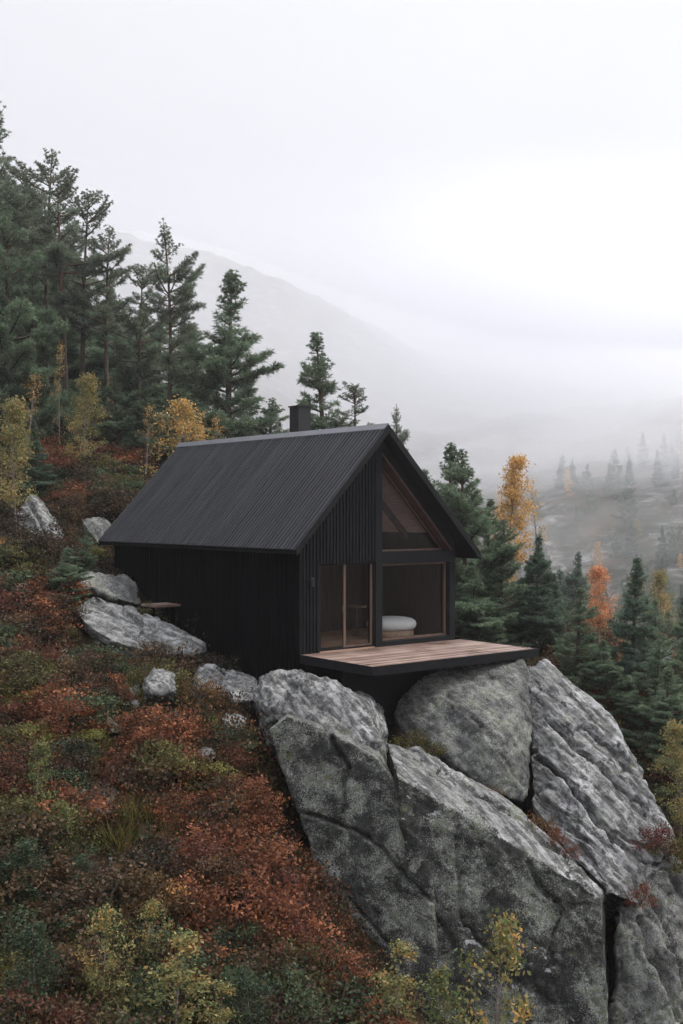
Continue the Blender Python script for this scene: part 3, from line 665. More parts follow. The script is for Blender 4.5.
b = MB(); b.box(2.80, 3.30, 3.83, 4.33, 6.502, 6.54, M['black_metal']); b.build('cap', ch); b = MB(); b.box(2.79, 3.31, 3.82, 4.34, 4.95, 5.06, M['black_metal']); b.build('flashing', ch)
# windows, door
def frame_rect(x0, x1, z0, z1, w, y0, y1, mat):
    m_ = MB(); m_.box(x0, x0 + w, y0, y1, z0, z1, mat); m_.box(x1 - w, x1, y0, y1, z0, z1, mat)
    m_.box(x0 + w, x1 - w, y0 + .002, y1 - .002, z0, z0 + w, mat); m_.box(x0 + w, x1 - w, y0 + .002, y1 - .002, z1 - w, z1, mat); return m_
w1 = frame_rect(2.685, 5.095, 0.105, 2.115, 0.055, 0.14, 0.22, M['wood']).build('window', cabin)
b = MB(); b.box(2.735, 5.045, 0.17, 0.182, 0.155, 2.065, M['glass']); b.build('pane', w1)
b = MB()                                                          # triangular window: timber lined reveal and frame
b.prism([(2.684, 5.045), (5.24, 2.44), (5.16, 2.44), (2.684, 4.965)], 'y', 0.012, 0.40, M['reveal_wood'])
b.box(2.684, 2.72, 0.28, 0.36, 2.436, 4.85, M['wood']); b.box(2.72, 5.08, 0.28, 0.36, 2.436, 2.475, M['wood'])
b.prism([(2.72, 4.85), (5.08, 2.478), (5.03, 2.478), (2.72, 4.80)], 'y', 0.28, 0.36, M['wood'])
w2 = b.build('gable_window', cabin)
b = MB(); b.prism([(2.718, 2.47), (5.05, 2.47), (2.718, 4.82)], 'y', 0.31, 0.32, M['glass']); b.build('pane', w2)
d1 = frame_rect(0.652, 2.45, 0.0, 2.178, 0.04, 0.03, 0.15, M['trim']).build('door', cabin)
for x0, x1 in ((1.46, 1.53), (2.345, 2.408)):
    b = MB(); b.box(x0, x1, 0.075, 0.125, 0.042, 2.136, M['wood']); b.build('stile', d1)
b = MB(); b.box(1.53, 2.345, 0.08, 0.12, 0.042, 0.085, M['wood']); b.box(0.694, 1.46, 0.08, 0.12, 0.042, 0.07, M['trim']); b.build('rail', d1)
for x0, x1 in ((0.695, 1.46), (1.53, 2.345)):
    b = MB(); b.box(x0, x1, 0.095, 0.105, 0.086, 2.136, M['glass']); b.build('pane', d1)
b = MB(); b.tube([(1.40, 0.07, 1.0), (1.40, 0.03, 1.0)], [0.012, 0.012], M['ridge_metal']); b.tube([(1.40, 0.03, 0.96), (1.40, 0.03, 1.10)], [0.012, 0.012], M['ridge_metal']); b.build('handle', d1)
b = MB(); b.lathe([(0.0, 1.63), (0.055, 1.63), (0.058, 1.66), (0.058, 1.83), (0.05, 1.86), (0.0, 1.86)], M['black_metal'], 16, (0.31, -0.12, 0)); b.box(0.28, 0.34, -0.10, -0.031, 1.70, 1.78, M['black_metal']); b.build('wall_lamp', cabin)
# deck
b = MB(); nb = 19; bw = 2.77 / nb
for k in range(nb):
    y0 = -2.765 + k * bw; cut = random.uniform(1.2, 4.4)
    for (xa, xb) in ((0.03, cut), (cut + 0.004, 5.52)):
        dz = random.uniform(-.003, .003)
        b.box(xa, xb, y0 + .004, y0 + bw - .005, -0.065, -0.03 + dz, M['deck'])
dk = b.build('deck', cabin)
b = MB(); b.box(0.0, 5.55, -2.80, -2.769, -0.235, -0.022, M['trim']); b.box(0.0, 0.027, -2.768, -0.035, -0.235, -0.022, M['trim']); b.box(5.524, 5.55, -2.768, 0.30, -0.235, -0.022, M['trim']); b.build('fascia', dk)
b = MB()
for x0 in np.linspace(0.1, 5.4, 8): b.box(x0, x0 + 0.06, -2.765, 0.02, -0.23, -0.07, M['side_cladding'])
b.build('joist', dk)
b = MB(); b.box(-0.85, -0.03, 5.6, 6.4, 0.80, 0.86, M['deck']); st = None
sidestep = b.build('side_step', cabin)
for xx in (-0.9, -0.14):
    b = MB(); b.box(xx, xx + .08, 5.65, 5.73, -0.6, 0.80, M['side_cladding']); b.box(xx, xx + .08, 6.37, 6.45, -0.6, 0.80, M['side_cladding']); b.build('post', sidestep)
# things inside the cabin
def local(x, y, z): 
    q = P0[:2] + WV * x + AV * y; return (q[0], q[1], P0[2] + z)
bed = empty('bed', local(3.98, 1.12, 0), ANG); tag(bed, 'low rounded white daybed cushion on a timber base behind the lower gable window', 'bed')
b = MB(); b.lathe([(0, .25), (.50, .25), (.585, .28), (.63, .35), (.635, .42), (.60, .495), (.52, .55), (.36, .585), (.15, .60), (0, .60)], M['linen'], 40); mt = b.build('mattress', bed, True); mt.scale.x = 1.14
b = MB(); b.lathe([(0, 0), (.52, 0), (.56, .03), (.57, .2), (.54, .248), (0, .248)], M['bed_wood'], 40); bb = b.build('bed_base', bed, True); bb.scale.x = 1.14
tb = empty('side_table', local(3.6, 2.15, 0), ANG); tag(tb, 'small round timber tray table standing behind the white daybed', 'table')
b = MB(); b.lathe([(0, 0.80), (0.26, 0.80), (0.27, 0.82), (0.27, 0.86), (0.25, 0.86), (0.24, 0.835), (0, 0.835)], M['wood']); b.build('tray', tb)
b = MB(); b.lathe([(0, 0), (0.16, 0), (0.16, 0.03), (0.03, 0.05), (0.025, 0.80), (0, 0.80)], M['wood'], 12); b.build('leg', tb)
b = MB(); b.tube([(0, 0, 0), (-0.12, 0.10, 0.8), (-0.22, 0.18, 1.35)], [0.016, 0.016, 0.014], M['bed_wood']); b.tube([(-0.22, 0.18, 1.35), (-0.20, 0.14, 1.40)], [0.03, 0.02], M['bed_wood'])
pole = b.build('walking_stick'); pole.location = local(1.02, 1.2, 0); pole.rotation_euler = (0, 0, ANG); tag(pole, 'thin wooden stick leaning in the dark room behind the glass door', 'stick')
b = MB(); b.lathe([(0, -0.05), (0.09, -0.05), (0.15, -0.01), (0.15, 0.01), (0.07, 0.05), (0.05, 0.08), (0, 0.09)], M['red_felt'], 18)
hat = b.build('felt_hat', None, True); hat.location = local(1.02, 2.56, 1.28); hat.rotation_euler = (PI / 2, 0, ANG); tag(hat, 'small round reddish hat hanging behind the glass door, above the leaning stick', 'hat')
b = MB(); b.box(-0.05, 0.05, -0.03, 0.03, 0, 1.35, M['wood']); b.box(0.10, 0.17, -0.03, 0.03, 0, 1.1, M['wood']); b.box(-0.05, 0.17, -0.03, 0.03, 0.6, 0.66, M['wood'])
rk = b.build('plank_rack'); rk.location = local(1.25, 2.3, 0); rk.rotation_euler = (0, 0, ANG); tag(rk, 'narrow upright timber rack in the dark room behind the glass door', 'rack')

# ------------------------------------------------------------------ trees
SC = [pine_proto(11 + i, H=10, cb=[.46, .34, .52, .40][i], R=[2.0, 1.95, 1.8, 2.2][i], shape='scots', spacing=[.36, .33, .38, .34][i], drop=0.36, base=(0.165, 0.21, 0.145), needles=18) for i in range(4)]
DN = [pine_proto(31 + i, H=7, cb=.03, R=[1.9, 2.1, 1.75][i], shape='cone', spacing=.23, drop=0.24, base=(0.145, 0.205, 0.128), needles=20) for i in range(3)]
SP = [pine_proto(51 + i, H=8, cb=.05, R=[1.7, 1.9][i], shape='spruce', spacing=.27, drop=0.2, base=(0.11, 0.165, 0.115), needles=18, droop=0.8) for i in range(2)]
GOLD = ((0.64, 0.38, 0.125), (0.74, 0.47, 0.17), (0.50, 0.29, 0.10), (0.38, 0.28, 0.11)); ORNG = ((0.66, 0.32, 0.17), (0.74, 0.40, 0.22), (0.56, 0.24, 0.11))
PALE = ((0.2656, 0.2479, 0.0973), (0.3542, 0.2923, 0.1240), (0.1771, 0.1947, 0.0798), (0.3717, 0.2568, 0.0973)); GRNY = ((0.1152, 0.1595, 0.0619), (0.1859, 0.1947, 0.0710), (0.0885, 0.1240, 0.0531), (0.2656, 0.2213, 0.0798))
GB = birch_proto(71, 7, .18, 1.25, 130, 60, GOLD, 0.10); GS = birch_proto(72, 7, .3, 1.3, 46, 16, GOLD, 0.085, sig=.14)
OB = birch_proto(73, 6, .3, 1.0, 110, 50, ORNG, 0.10, top=.8); PB = birch_proto(74, 6, .2, 1.15, 100, 50, PALE, 0.10); GW = birch_proto(75, 5, .1, 1.7, 120, 50, GOLD + GOLD + PALE, 0.10)
SA = [birch_proto(76 + i, 3, .12, [.75, .9, .68][i], [48, 56, 46][i], 34, [GRNY, PALE + GRNY + PALE[:2] + GOLD[:1], PALE + GRNY[:2]][i], 0.078, sig=.095) for i in range(3)]
DG = birch_proto(81, 3, .08, .8, 80, 44, ((0.05, 0.08, 0.045), (0.08, 0.10, 0.05), (0.04, 0.065, 0.04)), 0.075, sig=.13)

def tree(proto, px, ty, Y, label, cat='pine', width=1.0, name='pine_tree', group=None, parts=PT, **k):
    if proto in SC: width *= 1.22
    elif proto in DN or proto in SP: width *= 1.38
    return place(proto, name, parts, px, ty, Y, label, cat, group, width, **k)
# the slope left of and behind the cabin
tree(SC[1], -4, 100, 50, 'tallest dark pine cut off by the left edge of the picture', width=1.0)
tree(DN[1], 4, 205, 46, 'broad dense dark green pine at the far left, filling the edge of the wood', width=.7)
tree(DN[0], 34, 262, 48, 'dense green pine right of the broad one at the far left', width=.62)
tree(DN[2], -22, 260, 45, 'dark pine cut off by the left edge below the tallest one', width=.8)
tree(GS, 30, 372, 44, 'loose yellow birch under the dense pines at the far left', 'birch', 1.0, 'birch_tree')
tree(GS, 146, 404, 44, 'loose golden birch leaning out of the young pines left of the golden orange birch', 'birch', 1.1, 'birch_tree')
tree(SC[2], 22, 162, 57, 'thin pale pine with an open crown between the two tallest pines at the left')
tree(SC[0], 46, 148, 54, 'tall pine with a ragged pointed top, second tallest on the left skyline')
tree(SC[2], 66, 180, 50, 'pine with a long bare reddish trunk in the left part of the wood', width=.95)
tree(SC[3], 84, 196, 52, 'pine with a wide rounded top right of the bare reddish trunk')
tree(SC[0], 108, 225, 50, 'pine with orange upper trunk and upswept tips on the falling skyline', width=.95)
tree(SC[3], 138, 268, 53, 'lower round topped pine just left of the tall airy pine')
tree(SC[1], 166, 221, 48, 'tall airy pine with a layered open crown, highest above the rear end of the roof', width=.9)
tree(DN[0], 228, 271, 47, 'dense conical pine with bushy tips standing between the tall airy pine and the chimney', width=.95)
tree(DN[1], 196, 330, 52, 'small dim pine between the airy pine and the dense conical pine', width=1.1)
tree(DN[2], 326, 334, 47, 'narrow topped pine rising behind the ridge right of the chimney', width=1.0)
tree(SC[3], 352, 386, 48, 'low broad pine behind the ridge, right of the narrow topped pine', width=1.2)
tree(DN[1], 270, 398, 50, 'bushy pine top showing just left of the chimney', width=1.3)
tree(SC[1], 399, 405, 45, 'thin pine leaning over the right roof slope just beyond the gable peak', width=.7)
tree(DN[2], 118, 372, 47, 'young dark pine among the golden birches behind the rear roof edge', width=1.1)
tree(DN[0], 146, 380, 48, 'young dark pine right behind the golden birch near the roof', width=1.0)
tree(SP[0], 36, 420, 41, 'dark young spruce on the heather slope left of the pale green birch', 'spruce', name='spruce_tree', width=1.1)
SIL = ([-60, 0, 45, 100, 170, 230, 262, 300, 345, 400], [90, 110, 150, 232, 235, 290, 395, 410, 400, 440])
for i in range(58):
    Y = random.uniform(54, 84); px = random.uniform(-60, 300); ty = np.interp(px, *SIL) + random.uniform(35, 165)
    x = (px - CX) / F_PX * Y; zb = gz(x, Y); h = (CY - ty) / F_PX * Y - zb
    if h < 3.5: continue
    k = random.choice(SC + DN + DN[:2] + [SP[0]]) if h > 6 else random.choice(DN + SP)
    tree(k, px, ty, Y, 'dark green pine in the deep of the wood on the slope behind the cabin', 'pine', random.uniform(.9, 1.25), 'pine_tree', 'pines deep in the wood on the left slope')
BN = ('birch_tree', ('trunk', 'crown'))
tree(PB, 84, 374, 43, 'pale yellow green birch on the heather slope left of the cabin', 'birch', .95, 'birch_tree')
tree(GS, 60, 340, 45, 'slim sparse yellow birch above the pale green birch', 'birch', .5, 'birch_tree')
tree(GW, 183, 400, 41, 'golden orange birch right behind the rear roof edge', 'birch', 1.0, 'birch_tree')
tree(GS, 214, 415, 42, 'thin yellowish birch between the golden birch and the ridge', 'birch', .8, 'birch_tree')
tree(PB, 16, 398, 37, 'yellow olive birch with a thin bare trunk at the left edge above the slanted boulder', 'birch', 1.0, 'birch_tree')
tree(GS, 112, 372, 48, 'small orange leaved birch half hidden by young pines', 'birch', .6, 'birch_tree')
tree(DN[0], 66, 548, 31.5, 'small young green pine on the slope in front of the roof corner block', 'pine', 1.5)
tree(DN[2], 86, 530, 34, 'tiny bright green pine beside the flat topped ledge', 'pine', 1.2)
# right of the cabin
tree(DN[0], 449, 444, 38.5, 'dense pine with a narrow tip standing closest to the right eave', width=.85)
tree(DN[1], 468, 450, 37.5, 'full dense pine directly behind the right corner post of the cabin', width=.95)
tree(DN[1], 500, 520, 36.5, 'broad green pine in front of the yellow birch', width=1.0)
tree(SP[1], 538, 535, 37, 'dark blunt topped spruce right of the yellow birch, above the deck corner', 'spruce', width=1.0, name='spruce_tree')
tree(GB, 508, 456, 43, 'tall yellow birch glowing between the dense pines right of the cabin', 'birch', .95, 'birch_tree')
tree(GS, 537, 486, 45, 'sparse thin leaved birch beside the tall yellow birch', 'birch', .8, 'birch_tree')
tree(DN[2], 478, 560, 35.5, 'low dark pine filling the gap beside the corner post', width=1.2)
tree(DN[2], 577, 588, 33.5, 'young green pine rising right behind the edge of the pale rock slope', width=1.15)
tree(OB, 598, 566, 38, 'small bright orange aspen between two pines on the right', 'aspen', 1.0, 'aspen_tree')
tree(OB, 621, 640, 35.5, 'narrow orange yellow sapling at the foot of the pointed dark pine', 'aspen', .55, 'aspen_tree')
tree(SP[0], 633, 556, 33.5, 'pointed dark pine at the right, the tallest beside the orange aspen', 'pine', 1.0)
tree(DN[0], 605, 640, 32.5, 'small pine between the orange aspen and the pointed dark pine', width=1.3)
tree(DN[1], 655, 640, 31.5, 'bushy pine low at the right below the pointed dark pine', width=1.25)
tree(DN[2], 690, 640, 33, 'dark pine cut off by the right edge of the picture', width=1.4)
tree(DN[1], 560, 630, 40, 'dim pine in the gap between the blunt topped spruce and the young green pine', width=1.2)
tree(PB, 664, 570, 75, 'pale yellow larch standing in the mist beyond the pointed dark pine', 'larch', .8, 'larch_tree')
tree(SP[1], 580, 552, 95, 'small dim spruce tip left of the orange aspen, out in the valley', 'spruce', .9, 'spruce_tree')
for i, (px, ty, Y) in enumerate(((520, 600, 62), (560, 590, 70), (548, 560, 84), (610, 610, 66), (640, 625, 58), (672, 612, 72), (690, 590, 88), (655, 600, 105), (600, 585, 110), (560, 570, 112), (625, 590, 120), (590, 600, 80))):
    tree(random.choice(SP + DN), px, ty, Y, 'hazy conifer in the valley wood behind the right hand pines', 'conifer', 1.1, 'conifer_tree', 'conifers of the valley wood')
tree(DN[2], 486, 500, 40, 'slim pine between the two dense pines and the yellow birch', width=1.0)
tree(SP[0], 556, 575, 41, 'mid green spruce in the second row behind the blunt topped spruce', 'spruce', 1.1, 'spruce_tree')
tree(DN[0], 690, 596, 40, 'hazy green pine at the right edge behind the pale larch', width=1.1)
tree(DN[1], 588, 650, 35, 'bushy low pine on the rim of the rock slope under the orange aspen', width=1.2)
tree(DN[2], 655, 600, 38, 'slender pine just right of the pointed dark pine', width=1.1)
tree(DN[0], 668, 668, 30.5, 'small bushy pine at the right edge above the yellow green birch sapling', width=1.3)
tree(DN[2], 640, 660, 34, 'small pine in the dip below the pointed dark pine', width=1.3)
tree(DN[1], 520, 585, 39, 'bushy pine in the gap behind the blunt topped spruce', width=1.1)
tree(DN[0], 425, 470, 44, 'dim pine half hidden behind the right roof slope', width=1.0)
tree(PB, 680, 722, 27.5, 'yellow green birch sapling at the right edge beside the heather bank', 'birch', 1.0, 'birch_sapling')
# saplings in the foreground
tree(SA[0], 36, 742, 20.5, 'green birch sapling at the left below the red heather', 'birch', 1.0, 'birch_sapling')
tree(SA[1], 102, 906, 15.6, 'yellow birch sapling with mixed orange leaves, at the bottom left', 'birch', 1.0, 'birch_sapling')
tree(SA[2], 176, 935, 15.4, 'pale leaved birch sapling at the bottom, right of the yellow one', 'birch', 1.5, 'birch_sapling')
tree(SA[0], 160, 742, 24.0, 'thin green sapling in the heather below the small grey stone', 'birch', .8, 'birch_sapling')
tree(SA[2], 12, 700, 24.5, 'pale sapling at the left edge among the red heather', 'birch', .9, 'birch_sapling')
tree(SA[0], 60, 800, 19.5, 'bushy green birch sapling left of the orange grass', 'birch', 1.2, 'birch_sapling')
tree(SA[1], 150, 900, 17.0, 'yellow green sapling below the small pointed stone', 'birch', 1.0, 'birch_sapling')
tree(SA[2], 222, 985, 15.0, 'low pale sapling at the bottom beside the dark green bush', 'birch', 1.2, 'birch_sapling')
tree(DG, 38, 925, 15.2, 'dark green bush in the bottom left corner', 'bush', 1.1, 'bush', parts=SH)
tree(DG, 20, 842, 18.0, 'dark green willow bush at the left edge below the green sapling', 'bush', 1.5, 'bush', parts=SH)
tree(DG, 250, 968, 15.6, 'dark green bush at the bottom between the pale sapling and the rock slab', 'bush', 1.2, 'bush', parts=SH)
tree(DG, 85, 855, 18.5, 'grey green bush below the orange grass', 'bush', 1.5, 'bush', parts=SH)
tree(SA[2], 398, 945, 17.4, 'yellow leaved sapling at the bottom, in front of the left foot of the slab', 'birch', 1.3, 'birch_sapling')
tree(SA[1], 497, 918, 17.6, 'thin stemmed yellow green sapling in front of the middle of the dark slab', 'birch', .9, 'birch_sapling')
tree(SA[0], 448, 968, 17.2, 'low green sapling at the bottom between the two yellow ones', 'birch', 1.2, 'birch_sapling')

# far conifers and birches on the other side of the valley: single meshes, too small to show parts
FT = [p[1] for p in SP + DN]; FB = [PB[1], GB[1]]
kf = 0
for i in range(2500):
    if kf >= 290: break
    y = random.uniform(180, 470); x = y * math.tan(math.radians(random.uniform(2, 19)))
    z = gz(x, y); px, py = CX + F_PX * x / y, CY - F_PX * z / y
    if not (440 < px < 690 and 440 < py < 690): continue
    if vnoise(np.array([[x * .025, y * .02, 3.]]), 5)[0] + random.uniform(-.5, .5) < (-0.1 if py < 560 else -0.35): continue
    s = random.uniform(.8, 1.9) * (1.0 if y > 260 else .8)
    br = random.random() < .2
    o = link('conifer_tree' if not br else 'birch_tree', random.choice(FB if br else FT)); o.location = (x, y, z - .3); o.scale = (s * 1.1, s * 1.1, s); o.rotation_euler[2] = random.uniform(0, 6.28)
    if br: tag(o, 'far off brownish birch on the misty mountainside', 'birch', 'far birches on the mountainside')
    else: tag(o, 'far off conifer on the misty mountainside', 'conifer', 'far conifers on the mountainside')
    kf += 1
x, y = (628 - CX) / F_PX * 400, 400.; o = link('spruce_tree', FT[0]); o.location = (x, y, gz(x, y) - .5); hh = ((CY - 445) / F_PX * 400 - o.location.z) / 8.; hh = max(1.0, min(hh, 3.2)); o.scale = (hh * .9, hh * .9, hh)
tag(o, 'single tall spruce fading in the mist high on the mountainside', 'spruce')

# ------------------------------------------------------------------ undergrowth: heather, bilberry, moss and dead bracken
GX0, GY0, GS_ = -20., 14., 0.12; GN = (340, 300); RMAX = np.full(GN, -99.)
for lo, hi, co in ROCKS:
    i = ((co[:, 0] - GX0) / GS_).astype(int); j = ((co[:, 1] - GY0) / GS_).astype(int)
    ok = (i >= 0) & (i < GN[0]) & (j >= 0) & (j < GN[1]); np.maximum.at(RMAX, (i[ok], j[ok]), co[ok, 2])
def rock_top(x, y):
    i = np.clip(((x - GX0) / GS_).astype(int), 0, GN[0] - 1); j = np.clip(((y - GY0) / GS_).astype(int), 0, GN[1] - 1)
    return RMAX[i, j]
PAL = np.array([(0.145, 0.058, 0.028), (0.090, 0.042, 0.024), (0.0620, 0.0372, 0.0236), (0.0527, 0.0496, 0.0217), (0.0310, 0.0422, 0.0211), (0.1674, 0.0837, 0.0341), (0.1116, 0.0992, 0.0341), (0.0372, 0.0260, 0.0186)])
#            rust               dark red              brown                 olive                 green                 orange                yellow green         umber
ZONES = [((110, 960, 16), 1.5, (.4, .5, 1, 2, 4, .1, 1, 1.5)), ((60, 780, 20.5), 1.4, (.5, .5, 1, 2, 3.5, .2, 1, 1.2)), ((230, 800, 22), 2.4, (6, 3, 2, .3, .1, .5, .2, .5)), ((60, 610, 30), 2.6, (4, 2, 2, .6, .3, .4, .3, .5)), ((300, 880, 20.5), 1.6, (3, 3, 2, .4, .3, .2, .1, 1)),
         ((130, 740, 24.5), 2.2, (3, 1.5, 1.5, 1.5, .6, .7, .9, .6)), ((205, 725, 25.5), 1.1, (.8, .3, 1.5, 1.2, .3, 1.5, 1.5, .3)), ((40, 870, 18), 2.2, (.3, .4, 1, 1.5, 5, .1, .6, 1.5)),
         ((150, 720, 25.8), .7, (.2, .2, .5, 2, 1.5, .5, 4, .2)), ((115, 440, 50), 6, (3, 2, 3, 1, .6, .6, .2, 1)), ((60, 470, 43), 5, (1.2, 1.2, 3, 2, 1.5, .3, .3, 1)), ((640, 750, 31), 3.0, (1.5, 1.5, 3, 1, 1, .5, .4, 1)),
         ((200, 990, 15.5), 2.0, (.5, .6, 1.5, 1.5, 3, .2, .5, 1.5)), ((20, 1000, 15), 1.0, (3, 3, 2, .5, 2, .3, .3, 1)), ((690, 870, 25), 1.5, (2, 2, 1.5, 1, 1, .8, 1, 1))]
def palette_weights(x, y):
    base = np.array([.6, 1.1, 1.8, 2.2, 2.7, .35, .6, 1.4]); w = np.repeat(base[None], len(x), 0)
    P = np.c_[x, y, 0 * x]
    w[:, 0] *= np.exp(1.6 * fbm(P * .45, 31, 3)); w[:, 4] *= np.exp(1.6 * fbm(P * .4, 33, 3)); w[:, 5] *= np.exp(1.8 * fbm(P * .5, 35, 3)); w[:, 6] *= np.exp(1.8 * fbm(P * .6, 37, 3)); w[:, 3] *= np.exp(fbm(P * .5, 39, 3))
    for c, R, zw in ZONES:
        c = at(*c); k = np.exp(-(((x - c[0]) ** 2 + (y - c[1]) ** 2) / R ** 2)); w += 1.7 * k[:, None] * np.array(zw)
    return w
def undergrowth():
    r = np.random.default_rng(3); n = 15000
    az = np.radians(r.uniform(-19, 18, n)); rad = 11 * (78 / 11) ** (r.random(n) ** 0.85)
    x, y = rad * np.sin(az), rad * np.cos(az); z = height(x, y); py = CY - F_PX * z / y; px = CX + F_PX * x / y
    u, v = to_cabin(x, y)
    ok = (py < 1110) & (px > -40) & (px < 725) & ~((u > -.12) & (u < 5.5) & (v > -2.9) & (v < 9.9)) & (rock_top(x, y) < z + 0.12)
    ok &= ~((px > 415) & (py > 900))
    o_ = at(112, 832, 21.6); ok &= (np.hypot(x - o_[0], y - o_[1]) > 0.55)
    x, y, z, rad = x[ok], y[ok], z[ok], rad[ok]; n = len(x)
    P = np.c_[x, y, 0 * x]
    # the plants stand in mounds with bare dark soil between them
    mound = fbm(P * 1.05, 41, 2, .45) + 0.5 * fbm(P * 0.33, 45, 2)
    keep = (mound + r.normal(0, .12, n) > -0.10) | (r.random(n) < .55)
    x, y, z, rad, P, mound = x[keep], y[keep], z[keep], rad[keep], P[keep], mound[keep]; n = len(x)
    Rc = (0.15 + 0.0065 * rad) * r.uniform(.6, 1.4, n); Hc = np.clip(0.16 + 0.72 * np.clip(mound + .15, 0, 1.1) + r.normal(0, .08, n), .07, 1.0) * (0.85 + rad * .006)
    per = np.clip(85 - rad * 1.0, 30, 66).astype(int)
    W = palette_weights(x, y); W /= W.sum(1, keepdims=True); ci = (W.cumsum(1) > r.random(n)[:, None]).argmax(1); cj = (W.cumsum(1) > r.random(n)[:, None]).argmax(1)
    I = np.repeat(np.arange(n), per); m = len(I)
    d = rand_dirs(m, r); d[:, 2] = np.abs(d[:, 2]); q = r.uniform(.5, 1.05, m) * (1 + .25 * np.repeat(r.normal(size=n), per))
    C = np.c_[x[I] + d[:, 0] * Rc[I] * q, y[I] + d[:, 1] * Rc[I] * q, z[I] - .05 + d[:, 2] * Hc[I] * q + r.normal(0, .03, m)]
    D = unit(rand_dirs(m, r) + d * .7 + np.array([0, 0, .35])); L = (0.036 + rad[I] * .0014) * r.uniform(.7, 1.4, m)
    col = np.where((r.random(m) < .7)[:, None], PAL[ci[I]], PAL[cj[I]]) * r.uniform(.6, 1.35, m)[:, None] * np.repeat(r.uniform(.55, 1.35, n), per)[:, None]
    print('undergrowth leaves', m)
    o = link('undergrowth', leaf_mesh('undergrowth', C, D, perp(D, r), L, L * r.uniform(.45, .75, m), col, M['leaf']))
    tag(o, 'rust red and brown heather and bilberry covering the slope', 'undergrowth', kind='stuff')
undergrowth()
def grass():
    r = np.random.default_rng(9); Cs = []; cols = []; hs = []
    def patch(c, R, n, h, col, on_rock=False):
        c = at(*c)
        a = r.random(n) * 6.283; q = np.sqrt(r.random(n)) * R; x = c[0] + np.cos(a) * q * 1.4; y = c[1] + np.sin(a) * q; z = height(x, y)
        z = np.maximum(z, rock_top(x, y) - .03) if on_rock else z
        Cs.append(np.c_[x, y, z]); cols.append(np.array(col)[r.integers(0, len(col), n)]); hs.append(np.full(n, h))
    OR = ((0.34, 0.15, 0.05), (0.26, 0.12, 0.045), (0.40, 0.2, 0.075)); DRY = ((0.13, 0.09, 0.045), (0.2, 0.14, 0.07), (0.08, 0.07, 0.03)); YG = ((0.13, 0.13, 0.03), (0.2, 0.16, 0.045), (0.08, 0.09, 0.03))
    patch((112, 832, 21.6), .62, 2600, .13, OR); patch((230, 655, 28.3), .8, 900, .2, DRY); patch((262, 660, 27.6), .5, 500, .22, DRY)
    patch((160, 655, 28.6), .6, 700, .15, YG); patch((580, 690, 33), 1.2, 1500, .3, DRY); patch((640, 730, 31.5), 1.5, 1500, .3, DRY)
    for k in range(60):
        px, py = r.uniform(0, 330), r.uniform(620, 1020); patch((px, py, ground_hit(px, py)), r.uniform(.15, .4), 70, r.uniform(.3, .55), DRY if k % 3 else YG)
    B = np.concatenate(Cs); col = np.concatenate(cols) * r.uniform(.7, 1.2, len(B))[:, None]; h = np.concatenate(hs) * r.uniform(.6, 1.4, len(B))
    D = unit(rand_dirs(len(B), r) * .55 + np.array([0, 0, .8])); o = link('grass', leaf_mesh('grass', B + D * (h / 2)[:, None], D, perp(D, r), h, np.full(len(B), .018), col, M['leaf']))
    tag(o, 'dry orange and yellow grass between the rocks', 'grass', kind='stuff')
grass()
# single shrubs that stand out
def shrub_proto(seed, cols, H=.5, R=.45, n=900, leaf=.045):
    r = np.random.default_rng(seed); mb = MB()
    for i in range(9):
        a = r.uniform(0, 6.28); q = R * r.uniform(.3, .9); mb.tube([(0, 0, -.1), (math.cos(a) * q * .4, math.sin(a) * q * .4, H * .5), (math.cos(a) * q, math.sin(a) * q, H * .95)], [.01, .007, .003], M['bark'], 4, False)
    cen = rand_dirs(26, r); cen[:, 2] = np.abs(cen[:, 2]); cen = cen * np.array([R, R, H]) * r.uniform(.6, 1, 26)[:, None]
    I = r.integers(0, 26, n); C = cen[I] + r.normal(0, .07, (n, 3)); C[:, 2] = np.abs(C[:, 2])
    D = unit(rand_dirs(n, r) + np.array([0, 0, .3])); c = np.array(cols)[r.integers(0, len(cols), n)] * r.uniform(.65, 1.3, n)[:, None]; L = leaf * r.uniform(.7, 1.4, n)
    return mb.mesh('shrub_stem', True), leaf_mesh('shrub_foliage', C, D, perp(D, r), L, L * .6, c, M['leaf']), H
RUST = ((0.1560, 0.0390, 0.0195), (0.1105, 0.0325, 0.0182), (0.1820, 0.0585, 0.0260)); REDD = ((0.1430, 0.0292, 0.0228), (0.0975, 0.0228, 0.0195)); BRAC = ((0.2080, 0.0975, 0.0325), (0.1430, 0.0780, 0.0292), (0.1040, 0.0585, 0.0260)); OLV = ((0.0910, 0.0780, 0.0195), (0.1300, 0.1040, 0.0292), (0.0585, 0.0585, 0.0195))
ShR, ShD, ShB, ShO = shrub_proto(1, RUST), shrub_proto(2, REDD), shrub_proto(3, BRAC, .45, .5), shrub_proto(4, OLV, .4, .5)
def shrub(p, px, py, Y, h, label, width=1.0, group=None, dz=0.0, cleft=False):
    q = at(px, py, Y); rt = float(rock_top(np.array([q[0]]), np.array([q[1]]))[0]); zb = max(gz(q[0], q[1]), rt if rt > -50 and abs(rt - q[2]) < 1.6 else -99) - .04 + dz
    if cleft: zb = q[2] - h * .35
    s = h / p[2]; o = empty('shrub', (q[0], q[1], zb), random.uniform(0, 6.28), (s * width, s * width, s)); link('stem', p[0], o); link('foliage', p[1], o); tag(o, label, 'shrub', group)
shrub(ShD, 181, 655, 28.2, .42, 'dark red tuft on the lower tip of the sloping slab by the side wall', 1.0)
shrub(ShR, 152, 652, 28.7, .35, 'rust brown tuft on the slab edge, left of the dark red tuft', 1.0)
shrub(ShB, 537, 830, 23.4, .45, 'brown and olive tuft in the cleft of the outcrop, below the mossy rock', .9, cleft=True)
